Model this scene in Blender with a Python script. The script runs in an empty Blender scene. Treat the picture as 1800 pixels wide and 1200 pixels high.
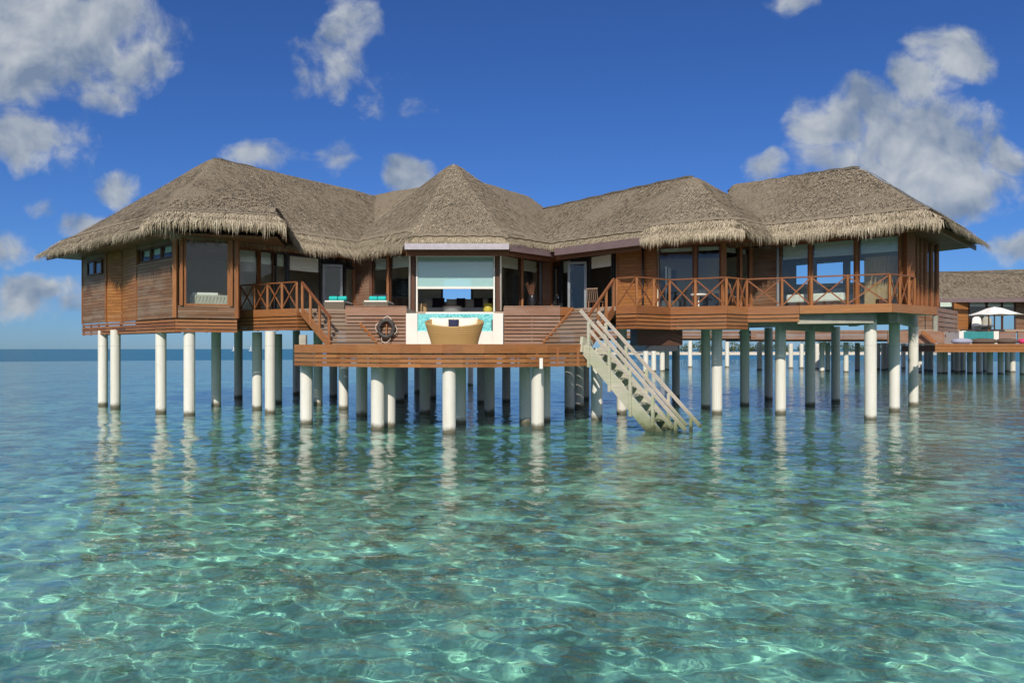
import bpy, math, random
import numpy as np
from mathutils import Vector
random.seed(7); rng = np.random.default_rng(7)
R = math.radians
scene = bpy.context.scene
H = 2.5                       # eye height over the water
FPX = 1250.0                  # focal length in photo pixels
# ------------------------------------------------------------------ camera
cam_d = bpy.data.cameras.new('camera'); cam = bpy.data.objects.new('camera', cam_d)
scene.collection.objects.link(cam); scene.camera = cam
cam.location = (0, 0, H); cam.rotation_euler = (R(90), 0, 0)
cam_d.sensor_fit = 'HORIZONTAL'; cam_d.sensor_width = 36; cam_d.lens = 25.0
cam_d.shift_y = 13/1800; cam_d.clip_start = 0.1; cam_d.clip_end = 20000
# ------------------------------------------------------------------ render
scene.view_settings.view_transform = 'Standard'; scene.view_settings.look = 'None'
scene.view_settings.gamma = 1.0; scene.view_settings.exposure = 0.0
cy = scene.cycles
cy.use_denoising = True
cy.max_bounces = 8; cy.diffuse_bounces = 4; cy.glossy_bounces = 4; cy.transmission_bounces = 6; cy.transparent_max_bounces = 12
cy.caustics_reflective = False; cy.caustics_refractive = True; cy.sample_clamp_indirect = 12.0
# ------------------------------------------------------------------ sun
SUN_EL = 36.0
SX, SY = -0.13, -0.991
tosun = Vector((SX*math.cos(R(SUN_EL)), SY*math.cos(R(SUN_EL)), math.sin(R(SUN_EL))))
sun_d = bpy.data.lights.new('sun', 'SUN'); sun = bpy.data.objects.new('sun', sun_d)
scene.collection.objects.link(sun)
sun_d.energy = 4.4; sun_d.angle = R(0.5); sun_d.color = (1.0, 0.91, 0.77)
sun.location = (-20, -60, 60); sun.rotation_euler = tosun.to_track_quat('Z', 'Y').to_euler()
# ------------------------------------------------------------------ node helpers
def N(nt, typ, **kw):
    n = nt.nodes.new(typ)
    for k, v in kw.items():
        if k.startswith('i_'):
            key = k[2:]; key = int(key) if key.isdigit() else key
            n.inputs[key].default_value = v
        else: setattr(n, k, v)
    return n
def math_n(nt, op, a, b=None, c=None, clamp=False):
    n = nt.nodes.new('ShaderNodeMath'); n.operation = op; n.use_clamp = clamp
    for i, v in enumerate((a, b, c)):
        if v is None: continue
        if isinstance(v, (int, float)): n.inputs[i].default_value = v
        else: nt.links.new(v, n.inputs[i])
    return n.outputs[0]
def mixc(nt, fac, a, b, blend='MIX'):
    n = nt.nodes.new('ShaderNodeMix'); n.data_type = 'RGBA'; n.blend_type = blend
    for s, v in ((n.inputs[0], fac), (n.inputs[6], a), (n.inputs[7], b)):
        if isinstance(v, (int, float)): s.default_value = v
        elif isinstance(v, tuple): s.default_value = (*v[:3], 1)
        else: nt.links.new(v, s)
    return n.outputs[2]
def ramp(nt, src, lo, hi, to0=0.0, to1=1.0, smooth=True):
    n = nt.nodes.new('ShaderNodeMapRange'); n.interpolation_type = 'SMOOTHSTEP' if smooth else 'LINEAR'
    n.inputs[1].default_value = lo; n.inputs[2].default_value = hi; n.inputs[3].default_value = to0; n.inputs[4].default_value = to1
    nt.links.new(src, n.inputs[0]); return n.outputs[0]
def noise(nt, vec, scale, detail=4, rough=0.5, dist=0.0):
    n = N(nt, 'ShaderNodeTexNoise'); n.inputs['Scale'].default_value = scale; n.inputs['Detail'].default_value = detail
    n.inputs['Roughness'].default_value = rough; n.inputs['Distortion'].default_value = dist
    if vec is not None: nt.links.new(vec, n.inputs['Vector'])
    return n.outputs['Fac']
def mapping(nt, vec, scale=(1, 1, 1), loc=(0, 0, 0), rot=(0, 0, 0)):
    n = N(nt, 'ShaderNodeMapping'); n.inputs['Scale'].default_value = scale; n.inputs['Location'].default_value = loc
    n.inputs['Rotation'].default_value = rot; nt.links.new(vec, n.inputs['Vector']); return n.outputs[0]
# ------------------------------------------------------------------ world: Nishita sky with clouds by direction
world = bpy.data.worlds.new('World'); scene.world = world; world.use_nodes = True
nt = world.node_tree; nt.nodes.clear()
sky = N(nt, 'ShaderNodeTexSky'); sky.sky_type = 'NISHITA'; sky.sun_disc = False
sky.sun_elevation = R(SUN_EL); sky.sun_rotation = math.atan2(SX, SY)
sky.air_density = 1.0; sky.dust_density = 0.2; sky.ozone_density = 3.0; sky.altitude = 0
skyc = mixc(nt, 1.0, sky.outputs[0], (0.31, 0.555, 1.02), 'MULTIPLY')
bg = N(nt, 'ShaderNodeBackground'); bg.inputs[1].default_value = 0.09; nt.links.new(skyc, bg.inputs[0])
tc = N(nt, 'ShaderNodeTexCoord'); D = tc.outputs['Generated']
sep = N(nt, 'ShaderNodeSeparateXYZ'); nt.links.new(D, sep.inputs[0])
ysafe = math_n(nt, 'MAXIMUM', sep.outputs[1], 0.12)
u = math_n(nt, 'DIVIDE', sep.outputs[0], ysafe); v = math_n(nt, 'DIVIDE', sep.outputs[2], ysafe)
uv = N(nt, 'ShaderNodeCombineXYZ'); nt.links.new(u, uv.inputs[0]); nt.links.new(v, uv.inputs[1]); UV = uv.outputs[0]
# (azimuth, elevation) of each cloud mass, half widths, density
CLOUDS = [(80,50,240,110,1.15),(220,110,100,80,1.0),(70,140,200,55,.85),(170,165,130,40,.6),
 (30,250,90,70,.75),(115,245,70,80,.62),(215,322,62,42,.85),(150,390,70,30,.9),(66,360,36,22,.5),
 (40,520,130,46,.95),(115,540,60,34,.7),(20,430,60,40,.65),
 (620,40,70,84,.60),(590,115,96,70,.58),(660,160,60,60,.46),(515,120,46,60,.46),(715,195,50,38,.40),
 (470,276,86,38,.85),(588,282,44,54,.6),(705,312,62,54,1.15),
 (1665,95,84,66,1.05),(1610,150,80,60,.95),(1545,195,110,64,.95),(1460,225,84,62,1.0),(1640,260,165,110,1.2),(1570,250,90,60,1.0),
 (1365,298,56,42,1.0),(1600,335,210,90,1.25),(1770,265,76,50,.85),(1490,285,130,70,.85),(1790,440,80,50,.85),(1710,360,100,60,.75),
 (1400,5,80,30,.42)]
warp = N(nt, 'ShaderNodeTexNoise'); warp.inputs['Scale'].default_value = 6; warp.inputs['Detail'].default_value = 3
nt.links.new(UV, warp.inputs['Vector'])
wv = N(nt, 'ShaderNodeVectorMath', operation='MULTIPLY_ADD'); nt.links.new(warp.outputs['Color'], wv.inputs[0])
wv.inputs[1].default_value = (.085, .085, 0); nt.links.new(UV, wv.inputs[2])
wo_ = N(nt, 'ShaderNodeVectorMath', operation='ADD'); nt.links.new(wv.outputs[0], wo_.inputs[0]); wo_.inputs[1].default_value = (-.0425, -.0425, 0); WO = wo_.outputs[0]
dens = None
for cx, cyy, rx, ry, s in CLOUDS:
    m = mapping(nt, WO, (FPX/rx, FPX/ry, 1), (-(cx-900)/rx, -(613-cyy)/ry, 0))
    ln = N(nt, 'ShaderNodeVectorMath', operation='LENGTH'); nt.links.new(m, ln.inputs[0])
    d = math_n(nt, 'MULTIPLY_ADD', math_n(nt, 'POWER', ln.outputs['Value'], 1.7), -s, s)
    dens = d if dens is None else math_n(nt, 'MAXIMUM', dens, d)
f1 = noise(nt, wv.outputs[0], 13, 10, 0.58); 
up = mapping(nt, wv.outputs[0], loc=(-0.008, 0.012, 0)); f2 = noise(nt, up, 13, 6, 0.56)
field = math_n(nt, 'ADD', dens, math_n(nt, 'MULTIPLY_ADD', f1, 2.3, -1.15))
fwd = ramp(nt, sep.outputs[1], 0.15, 0.3)
cov = math_n(nt, 'MULTIPLY', ramp(nt, field, 0.12, 0.80), fwd)
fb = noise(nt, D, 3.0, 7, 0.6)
covb = math_n(nt, 'MULTIPLY', ramp(nt, fb, 0.40, 0.62), math_n(nt, 'SUBTRACT', 1.0, fwd))  # cloud cover behind the camera, increased as white fill light
hz = math_n(nt, 'MULTIPLY', ramp(nt, v, .0, .10, .05, 0), fwd)
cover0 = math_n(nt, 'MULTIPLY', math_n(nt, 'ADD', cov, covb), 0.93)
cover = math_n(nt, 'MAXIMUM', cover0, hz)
s1 = noise(nt, wv.outputs[0], 7, 4, 0.5); s2 = noise(nt, mapping(nt, wv.outputs[0], loc=(-0.012, 0.030, 0)), 7, 4, 0.5)
relief = math_n(nt, 'MULTIPLY_ADD', math_n(nt, 'SUBTRACT', s1, s2), 3.6, 0.50)
relief = math_n(nt, 'ADD', relief, math_n(nt, 'MULTIPLY', math_n(nt, 'SUBTRACT', f1, f2), 1.5))
relief = math_n(nt, 'ADD', relief, math_n(nt, 'MULTIPLY_ADD', noise(nt, UV, 5.5, 3), 0.7, -0.35), clamp=True)
ccol = mixc(nt, relief, (0.23, 0.305, 0.43), (0.63, 0.67, 0.71))
ccol = mixc(nt, fwd, (1.0, 1.0, 1.0), ccol)      # unseen clouds behind the camera, brightened to add fill light on shaded fronts
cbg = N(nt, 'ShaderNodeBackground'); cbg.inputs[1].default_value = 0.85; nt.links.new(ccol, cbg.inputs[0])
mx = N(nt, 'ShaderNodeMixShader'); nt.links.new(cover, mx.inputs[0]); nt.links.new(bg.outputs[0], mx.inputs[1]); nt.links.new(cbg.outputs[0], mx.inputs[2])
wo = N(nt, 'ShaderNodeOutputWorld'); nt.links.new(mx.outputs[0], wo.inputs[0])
# ------------------------------------------------------------------ materials
def newmat(name):
    m = bpy.data.materials.new(name); m.use_nodes = True; nt = m.node_tree; nt.nodes.clear()
    out = N(nt, 'ShaderNodeOutputMaterial'); b = N(nt, 'ShaderNodeBsdfPrincipled'); nt.links.new(b.outputs[0], out.inputs[0])
    return m, nt, b, out
def rnd_attr(nt): return N(nt, 'ShaderNodeAttribute', attribute_name='rnd').outputs['Fac']
def wood(name, c1, c2, grey=None, rough=0.5, vertical=False, greyamt=0.5, wet=False):
    m, nt, b, out = newmat(name)
    pos = N(nt, 'ShaderNodeNewGeometry').outputs['Position']
    st = (14, 14, 1.3) if vertical else (1.3, 1.3, 26)
    g = noise(nt, mapping(nt, pos, st), 1.6, 6, 0.65)
    col = mixc(nt, rnd_attr(nt), c1, c2)
    col = mixc(nt, ramp(nt, g, .3, .75, 0.0, .62), col, tuple(x*.45 for x in c1))
    if grey:
        w = noise(nt, mapping(nt, pos, (.5, .5, 1.6)), 1.2, 5, .6)
        col = mixc(nt, ramp(nt, w, .38, .68, 0, greyamt), col, grey)
    if wet:
        sp = N(nt, 'ShaderNodeSeparateXYZ'); nt.links.new(pos, sp.inputs[0]); zq = math_n(nt, 'MULTIPLY_ADD', noise(nt, pos, 5, 4), -.5, sp.outputs[2])
        col = mixc(nt, ramp(nt, zq, -.1, .55, .8, 0), col, (.16, .19, .09)); col = mixc(nt, ramp(nt, zq, -.25, .0, .9, 0), col, (.05, .06, .03))
    nt.links.new(col, b.inputs['Base Color'])
    b.inputs['Roughness'].default_value = rough; b.inputs['Specular IOR Level'].default_value = 0.3
    bp = N(nt, 'ShaderNodeBump'); bp.inputs['Strength'].default_value = .25; bp.inputs['Distance'].default_value = .01
    nt.links.new(g, bp.inputs['Height']); nt.links.new(bp.outputs[0], b.inputs['Normal'])
    return m
def plain(name, c, rough=.6, metal=0.0, var=.25, scale=3.0, c2=None, bump=0.0, spec=.4):
    m, nt, b, out = newmat(name)
    pos = N(nt, 'ShaderNodeNewGeometry').outputs['Position']
    n_ = noise(nt, pos, scale, 6, .6)
    col = mixc(nt, ramp(nt, n_, .3, .7), c, c2 if c2 else tuple(x*(1-var) for x in c))
    nt.links.new(col, b.inputs['Base Color'])
    b.inputs['Roughness'].default_value = rough; b.inputs['Metallic'].default_value = metal; b.inputs['Specular IOR Level'].default_value = spec
    if bump:
        bp = N(nt, 'ShaderNodeBump'); bp.inputs['Strength'].default_value = bump; bp.inputs['Distance'].default_value = .02
        nt.links.new(noise(nt, pos, scale*6, 4), bp.inputs['Height']); nt.links.new(bp.outputs[0], b.inputs['Normal'])
    return m
M = {}
M['siding'] = wood('teak_siding', (.155, .074, .036), (.28, .152, .084), (.235, .185, .14), .55, greyamt=.7)
M['warm_siding'] = wood('warm_siding', (.30, .115, .03), (.42, .18, .052), (.2, .12, .06), .5, greyamt=.25)
M['skirt'] = wood('skirt_boards', (.235, .082, .028), (.38, .155, .055), (.28, .155, .09), .5, greyamt=.35)
M['deck_fascia'] = wood('deck_fascia', (.27, .100, .032), (.40, .170, .058), (.27, .165, .095), .45, greyamt=.25)
M['deck_boards'] = wood('deck_boards', (.36, .26, .19), (.44, .33, .25), (.40, .35, .30), .6)
M['parapet'] = wood('parapet_boards', (.24, .125, .08), (.33, .18, .118), (.31, .23, .18), .55)
M['tread'] = wood('tread_boards', (.24, .16, .11), (.30, .205, .145), (.28, .23, .19), .6)
M['post'] = wood('post_wood', (.25, .095, .031), (.34, .140, .050), None, .45, True)
M['rail'] = wood('rail_wood', (.21, .076, .030), (.27, .105, .042), None, .45)
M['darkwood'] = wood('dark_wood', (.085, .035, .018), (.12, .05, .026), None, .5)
M['soffit'] = wood('soffit_wood', (.16, .06, .024), (.20, .085, .036), None, .6)
M['old_wood'] = wood('weathered_wood', (.52, .50, .40), (.60, .57, .47), (.36, .40, .27), .8, greyamt=.8, wet=True)
M['old_rail'] = wood('weathered_rail', (.50, .44, .38), (.58, .52, .45), (.40, .36, .30), .8, greyamt=.7, wet=True)
M['closet'] = wood('pale_wood', (.50, .34, .18), (.54, .38, .21), None, .5, True)
M['metal_dark'] = plain('dark_aluminium', (.045, .05, .058), .35, .3, .2)
M['metal_grey'] = plain('grey_aluminium', (.22, .24, .26), .4, .2, .15)
M['silver'] = plain('silver_gutter', (.46, .42, .44), .3, .5, .15, 4)
M['gutter_brown'] = plain('brown_gutter', (.165, .115, .12), .5, .0, .15)
M['chrome'] = plain('chrome', (.8, .8, .8), .15, 1.0, .05)
M['concrete'] = plain('beam_concrete', (.42, .40, .34), .8, 0, .3, 2.5, bump=.3)
M['white'] = plain('white_plaster', (.72, .705, .66), .6, 0, .06, 2.0)
M['cream_wall'] = plain('room_wall', (.84, .78, .66), .8, 0, .08, 1.0)
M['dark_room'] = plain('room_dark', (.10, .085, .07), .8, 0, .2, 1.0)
M['floor_in'] = plain('room_floor', (.50, .40, .30), .5, 0, .2, 2.0)
M['ceiling'] = plain('room_ceiling', (.70, .67, .60), .8, 0, .05, 1.0)
M['blind'] = plain('blind_fabric', (.86, .88, .82), .8, 0, .06, 8)
M['cushion'] = plain('cream_cushion', (.80, .72, .60), .85, 0, .05, 6, bump=.1)
M['linen'] = plain('white_linen', (.82, .80, .76), .85, 0, .05, 5, bump=.1)
M['navy'] = plain('navy_fabric', (.014, .018, .06), .8, 0, .2, 10)
M['purple'] = plain('dark_purple_fabric', (.02, .012, .022), .8, 0, .2, 10)
M['yellow'] = plain('yellow_lacquer', (.50, .42, .06), .5, 0, .1)
M['turquoise'] = plain('turquoise_towel', (.02, .50, .47), .9, 0, .15, 20, bump=.4)
M['rubber'] = plain('dark_ring', (.055, .047, .045), .6, 0, .3, 8)
M['rope'] = plain('white_rope', (.75, .70, .62), .8)
M['black_pot'] = plain('black_ceramic', (.015, .015, .017), .25)
M['reed'] = plain('dry_reeds', (.22, .10, .06), .8)
M['bath'] = plain('bathtub_stone', (.42, .39, .32), .6, 0, .15, 4, bump=.2)
M['canvas'] = plain('white_canvas', (.82, .80, .76), .8, 0, .05)
M['lilac'] = plain('lilac_fabric', (.33, .34, .45), .85, 0, .1)
M['brown_fabric'] = plain('brown_fabric', (.12, .08, .06), .85, 0, .2)
M['pink'] = plain('pink_fabric', (.62, .05, .16), .85, 0, .1)
M['grey_weave'] = plain('grey_weave', (.19, .16, .125), .7, 0, .45, 30, bump=.6)
M['palm_green'] = plain('palm_green', (.05, .085, .025), .6, 0, .5, 3)
M['sand'] = plain('beach_sand', (.75, .68, .55), .9, 0, .1)
M['hull'] = plain('boat_white', (.8, .8, .8), .4)
M['lampshade'] = plain('lampshade', (.78, .76, .70), .8, 0, .04)
M['bluefront'] = plain('blue_grey_front', (.05, .075, .12), .4)
M['red'] = plain('red_plastic', (.6, .05, .04), .5)
def _wicker():
    m, nt, b, out = newmat('golden_wicker')
    pos = N(nt, 'ShaderNodeNewGeometry').outputs['Position']
    w = N(nt, 'ShaderNodeTexWave', wave_type='BANDS', bands_direction='Z'); w.inputs['Scale'].default_value = 5
    w.inputs['Distortion'].default_value = 1.5; w.inputs['Detail'].default_value = 2; nt.links.new(pos, w.inputs['Vector'])
    w2 = N(nt, 'ShaderNodeTexWave', wave_type='BANDS', bands_direction='X'); w2.inputs['Scale'].default_value = 14; nt.links.new(pos, w2.inputs['Vector'])
    h = math_n(nt, 'MULTIPLY', w.outputs['Fac'], w2.outputs['Fac'])
    nt.links.new(mixc(nt, h, (.34, .20, .065), (.74, .54, .24)), b.inputs['Base Color'])
    bp = N(nt, 'ShaderNodeBump'); bp.inputs['Strength'].default_value = .6; bp.inputs['Distance'].default_value = .02
    nt.links.new(h, bp.inputs['Height']); nt.links.new(bp.outputs[0], b.inputs['Normal']); b.inputs['Roughness'].default_value = .5
    return m
M['wicker'] = _wicker()
def _pile():
    m, nt, b, out = newmat('pile_paint')
    pos = N(nt, 'ShaderNodeNewGeometry').outputs['Position']
    sp = N(nt, 'ShaderNodeSeparateXYZ'); nt.links.new(pos, sp.inputs[0])
    n1 = noise(nt, mapping(nt, pos, (5, 5, .7)), 1.4, 6, .65); n2 = noise(nt, pos, 3.5, 5, .6)
    col = mixc(nt, ramp(nt, n1, .45, .8, 0, .55), (.74, .725, .68), (.57, .53, .45))
    col = mixc(nt, ramp(nt, n2, .56, .78, 0, .35), col, (.52, .49, .42))
    oi = N(nt, 'ShaderNodeObjectInfo'); col = mixc(nt, math_n(nt, 'MULTIPLY', oi.outputs['Random'], .30), col, (.50, .47, .38))
    stx = noise(nt, mapping(nt, pos, (9, 9, .35)), 1.0, 4, .6); col = mixc(nt, ramp(nt, stx, .56, .74, 0, .45), col, (.42, .33, .22))
    zz_ = math_n(nt, 'ADD', sp.outputs[2], math_n(nt, 'MULTIPLY', n2, -.25))
    col = mixc(nt, ramp(nt, zz_, -.08, .10, 1.0, 0.0), col, (.12, .11, .075))
    seam = math_n(nt, 'ABSOLUTE', math_n(nt, 'SUBTRACT', sp.outputs[2], 2.62))
    col = mixc(nt, ramp(nt, seam, .006, .02, .35, 0), col, (.3, .3, .28))
    nt.links.new(col, b.inputs['Base Color']); b.inputs['Roughness'].default_value = .7
    bp = N(nt, 'ShaderNodeBump'); bp.inputs['Strength'].default_value = .2; bp.inputs['Distance'].default_value = .02
    nt.links.new(n2, bp.inputs['Height']); nt.links.new(bp.outputs[0], b.inputs['Normal'])
    return m
M['pile'] = _pile()
def _thatch(name, dark, mid, light, patch=.5):
    m, nt, b, out = newmat(name)
    pos = N(nt, 'ShaderNodeNewGeometry').outputs['Position']
    r_ = rnd_attr(nt)
    col = mixc(nt, ramp(nt, r_, 0, .5, smooth=False), dark, mid)
    col = mixc(nt, ramp(nt, r_, .5, 1.0, smooth=False), col, light)
    p = noise(nt, pos, .45, 6, .62); f = noise(nt, pos, 16, 4, .6)
    col = mixc(nt, ramp(nt, p, .42, .68, 0, patch), col, tuple(x*.62 for x in mid))
    col = mixc(nt, ramp(nt, f, .40, .66, 0, .45), col, tuple(x*.45 for x in mid))
    nt.links.new(col, b.inputs['Base Color']); b.inputs['Roughness'].default_value = .85; b.inputs['Specular IOR Level'].default_value = .15
    bp = N(nt, 'ShaderNodeBump'); bp.inputs['Strength'].default_value = .8; bp.inputs['Distance'].default_value = .05
    nt.links.new(f, bp.inputs['Height']); nt.links.new(bp.outputs[0], b.inputs['Normal'])
    return m
M['thatch'] = _thatch('old_thatch', (.085, .068, .048), (.325, .272, .203), (.575, .505, .40))
M['fringe'] = _thatch('fresh_thatch', (.15, .118, .075), (.42, .355, .258), (.66, .585, .45), .25)
M['ridge_cap'] = plain('ridge_cap', (.10, .085, .065), .8, 0, .3, 6)
def _glass():
    m, nt, b, out = newmat('window_glass'); nt.nodes.remove(b)
    tr = N(nt, 'ShaderNodeBsdfTransparent'); tr.inputs[0].default_value = (.90, .94, .93, 1)
    gl = N(nt, 'ShaderNodeBsdfGlossy'); gl.inputs['Roughness'].default_value = .02; gl.inputs[0].default_value = (.9, .95, 1, 1)
    lw = N(nt, 'ShaderNodeLayerWeight'); lw.inputs[0].default_value = .5
    f = math_n(nt, 'MULTIPLY_ADD', math_n(nt, 'POWER', lw.outputs['Facing'], 5.0), 0.95, .03, clamp=True)
    mx = N(nt, 'ShaderNodeMixShader'); nt.links.new(f, mx.inputs[0]); nt.links.new(tr.outputs[0], mx.inputs[1]); nt.links.new(gl.outputs[0], mx.inputs[2])
    nt.links.new(mx.outputs[0], out.inputs[0]); return m
M['glass'] = _glass()
def _screen():
    m, nt, b, out = newmat('screen_mesh'); nt.nodes.remove(b)
    tr = N(nt, 'ShaderNodeBsdfTransparent'); tr.inputs[0].default_value = (.78, .88, .87, 1)
    di = N(nt, 'ShaderNodeBsdfPrincipled'); di.inputs['Base Color'].default_value = (.50, .78, .75, 1); di.inputs['Roughness'].default_value = .12
    di.inputs['Coat Weight'].default_value = .0; di.inputs['Specular IOR Level'].default_value = 1.0; di.inputs['IOR'].default_value = 1.9
    mx = N(nt, 'ShaderNodeMixShader'); mx.inputs[0].default_value = .52
    nt.links.new(tr.outputs[0], mx.inputs[1]); nt.links.new(di.outputs[0], mx.inputs[2]); nt.links.new(mx.outputs[0], out.inputs[0]); return m
M['screen'] = _screen()
def _mosaic():
    m, nt, b, out = newmat('pool_mosaic')
    pos = N(nt, 'ShaderNodeNewGeometry').outputs['Position']
    v_ = N(nt, 'ShaderNodeTexVoronoi', feature='F1', distance='CHEBYCHEV'); v_.inputs['Scale'].default_value = 22; v_.inputs['Randomness'].default_value = .25
    nt.links.new(pos, v_.inputs['Vector'])
    sp = N(nt, 'ShaderNodeSeparateColor'); nt.links.new(v_.outputs['Color'], sp.inputs[0])
    nt.links.new(mixc(nt, sp.outputs[0], (.07, .40, .44), (.28, .68, .68)), b.inputs['Base Color']); b.inputs['Roughness'].default_value = .2
    return m
M['mosaic'] = _mosaic()
M['teal_water'] = plain('teal_pool_water', (.04, .26, .27), .15, 0, .2, 3)
def _water():
    m, nt, b, out = newmat('lagoon_water'); nt.nodes.remove(b)
    pos = N(nt, 'ShaderNodeNewGeometry').outputs['Position']
    h1 = noise(nt, mapping(nt, pos, (1.0, 1.9, 1), rot=(0, 0, .22)), 3.2, 3, .5, .6)
    h2 = noise(nt, mapping(nt, pos, (.8, 1.8, 1), rot=(0, 0, -.3)), .75, 2, .5, .4)
    hh = math_n(nt, 'MULTIPLY_ADD', h2, 2.2, h1)
    bp = N(nt, 'ShaderNodeBump'); bp.inputs['Strength'].default_value = 1.0; bp.inputs['Distance'].default_value = .018
    nt.links.new(hh, bp.inputs['Height']); nrm = bp.outputs[0]
    lw = N(nt, 'ShaderNodeLayerWeight'); lw.inputs[0].default_value = .5; nt.links.new(nrm, lw.inputs['Normal'])
    frs = math_n(nt, 'MULTIPLY_ADD', math_n(nt, 'POWER', lw.outputs['Facing'], 3.5), .97, .022, clamp=True)
    gl = N(nt, 'ShaderNodeBsdfGlossy'); gl.inputs['Roughness'].default_value = .015; nt.links.new(nrm, gl.inputs['Normal'])
    tint = (.60, .97, .93, 1)
    rf = N(nt, 'ShaderNodeBsdfRefraction'); rf.inputs[0].default_value = tint; rf.inputs['IOR'].default_value = 1.333; rf.inputs['Roughness'].default_value = 0.0
    tr = N(nt, 'ShaderNodeBsdfTransparent'); tr.inputs[0].default_value = tint
    m1 = N(nt, 'ShaderNodeMixShader'); m1.inputs[0].default_value = .98; nt.links.new(tr.outputs[0], m1.inputs[1]); nt.links.new(rf.outputs[0], m1.inputs[2])
    body = N(nt, 'ShaderNodeBsdfDiffuse'); body.inputs[0].default_value = (.24, .62, .49, 1); nt.links.new(nrm, body.inputs['Normal'])
    m0 = N(nt, 'ShaderNodeMixShader'); m0.inputs[0].default_value = .14; nt.links.new(m1.outputs[0], m0.inputs[1]); nt.links.new(body.outputs[0], m0.inputs[2]); m1 = m0
    m2 = N(nt, 'ShaderNodeMixShader'); nt.links.new(frs, m2.inputs[0]); nt.links.new(m1.outputs[0], m2.inputs[1]); nt.links.new(gl.outputs[0], m2.inputs[2])
    nt.links.new(m2.outputs[0], out.inputs[0]); return m
M['water'] = _water()
def _sea():
    m, nt, b, out = newmat('open_sea'); nt.nodes.remove(b)
    pos = N(nt, 'ShaderNodeNewGeometry').outputs['Position']
    h = noise(nt, mapping(nt, pos, (.6, 1.4, 1)), .5, 4, .55)
    bp = N(nt, 'ShaderNodeBump'); bp.inputs['Strength'].default_value = 1.0; bp.inputs['Distance'].default_value = .25; nt.links.new(h, bp.inputs['Height'])
    gl = N(nt, 'ShaderNodeBsdfGlossy'); gl.inputs['Roughness'].default_value = .18; nt.links.new(bp.outputs[0], gl.inputs['Normal'])
    di = N(nt, 'ShaderNodeBsdfDiffuse'); nt.links.new(mixc(nt, noise(nt, mapping(nt, pos, (.3, 1, 1)), .012, 3), (.020, .12, .21), (.03, .17, .24)), di.inputs[0])
    mx = N(nt, 'ShaderNodeMixShader'); mx.inputs[0].default_value = .34; nt.links.new(di.outputs[0], mx.inputs[1]); nt.links.new(gl.outputs[0], mx.inputs[2])
    nt.links.new(mx.outputs[0], out.inputs[0]); return m
M['sea'] = _sea()
def _seabed():
    m, nt, b, out = newmat('seabed')
    pos = N(nt, 'ShaderNodeNewGeometry').outputs['Position']
    sp = N(nt, 'ShaderNodeSeparateXYZ'); nt.links.new(pos, sp.inputs[0])
    big = noise(nt, mapping(nt, pos, (1, 1, 0)), .17, 5, .6, .5); med = noise(nt, mapping(nt, pos, (1, 1.2, 0)), .55, 5, .58, 1.6); fine = noise(nt, mapping(nt, pos, (1, 1.1, 0)), 1.5, 5, .6, 1.8)
    xb = math_n(nt, 'ADD', ramp(nt, sp.outputs[0], -13, -3, -.10, .03), ramp(nt, sp.outputs[1], 6, 19, -.08, .15))
    k = math_n(nt, 'ADD', math_n(nt, 'MULTIPLY_ADD', big, .9, -.425), math_n(nt, 'ADD', math_n(nt, 'MULTIPLY_ADD', med, 1.5, -.75), math_n(nt, 'MULTIPLY_ADD', fine, 1.3, -.65)))
    k = math_n(nt, 'ADD', k, xb)
    col = mixc(nt, ramp(nt, k, -.10, .10), (.95, .92, .74), (.42, .45, .36))
    col = mixc(nt, ramp(nt, k, .10, .30), col, (.13, .105, .045))
    gr = noise(nt, mapping(nt, pos, (1, 1, 0)), 11, 4, .7); col = mixc(nt, ramp(nt, gr, .45, .7, 0, .3), col, (.25, .23, .15))
    deep = ramp(nt, sp.outputs[2], -1.9, -7.0)
    col = mixc(nt, deep, col, (.03, .12, .24))  # light lost in deeper water, put into the bed colour as darker blue
    nt.links.new(col, b.inputs['Base Color']); b.inputs['Roughness'].default_value = .9; b.inputs['Specular IOR Level'].default_value = 0
    return m
M['seabed'] = _seabed()
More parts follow.
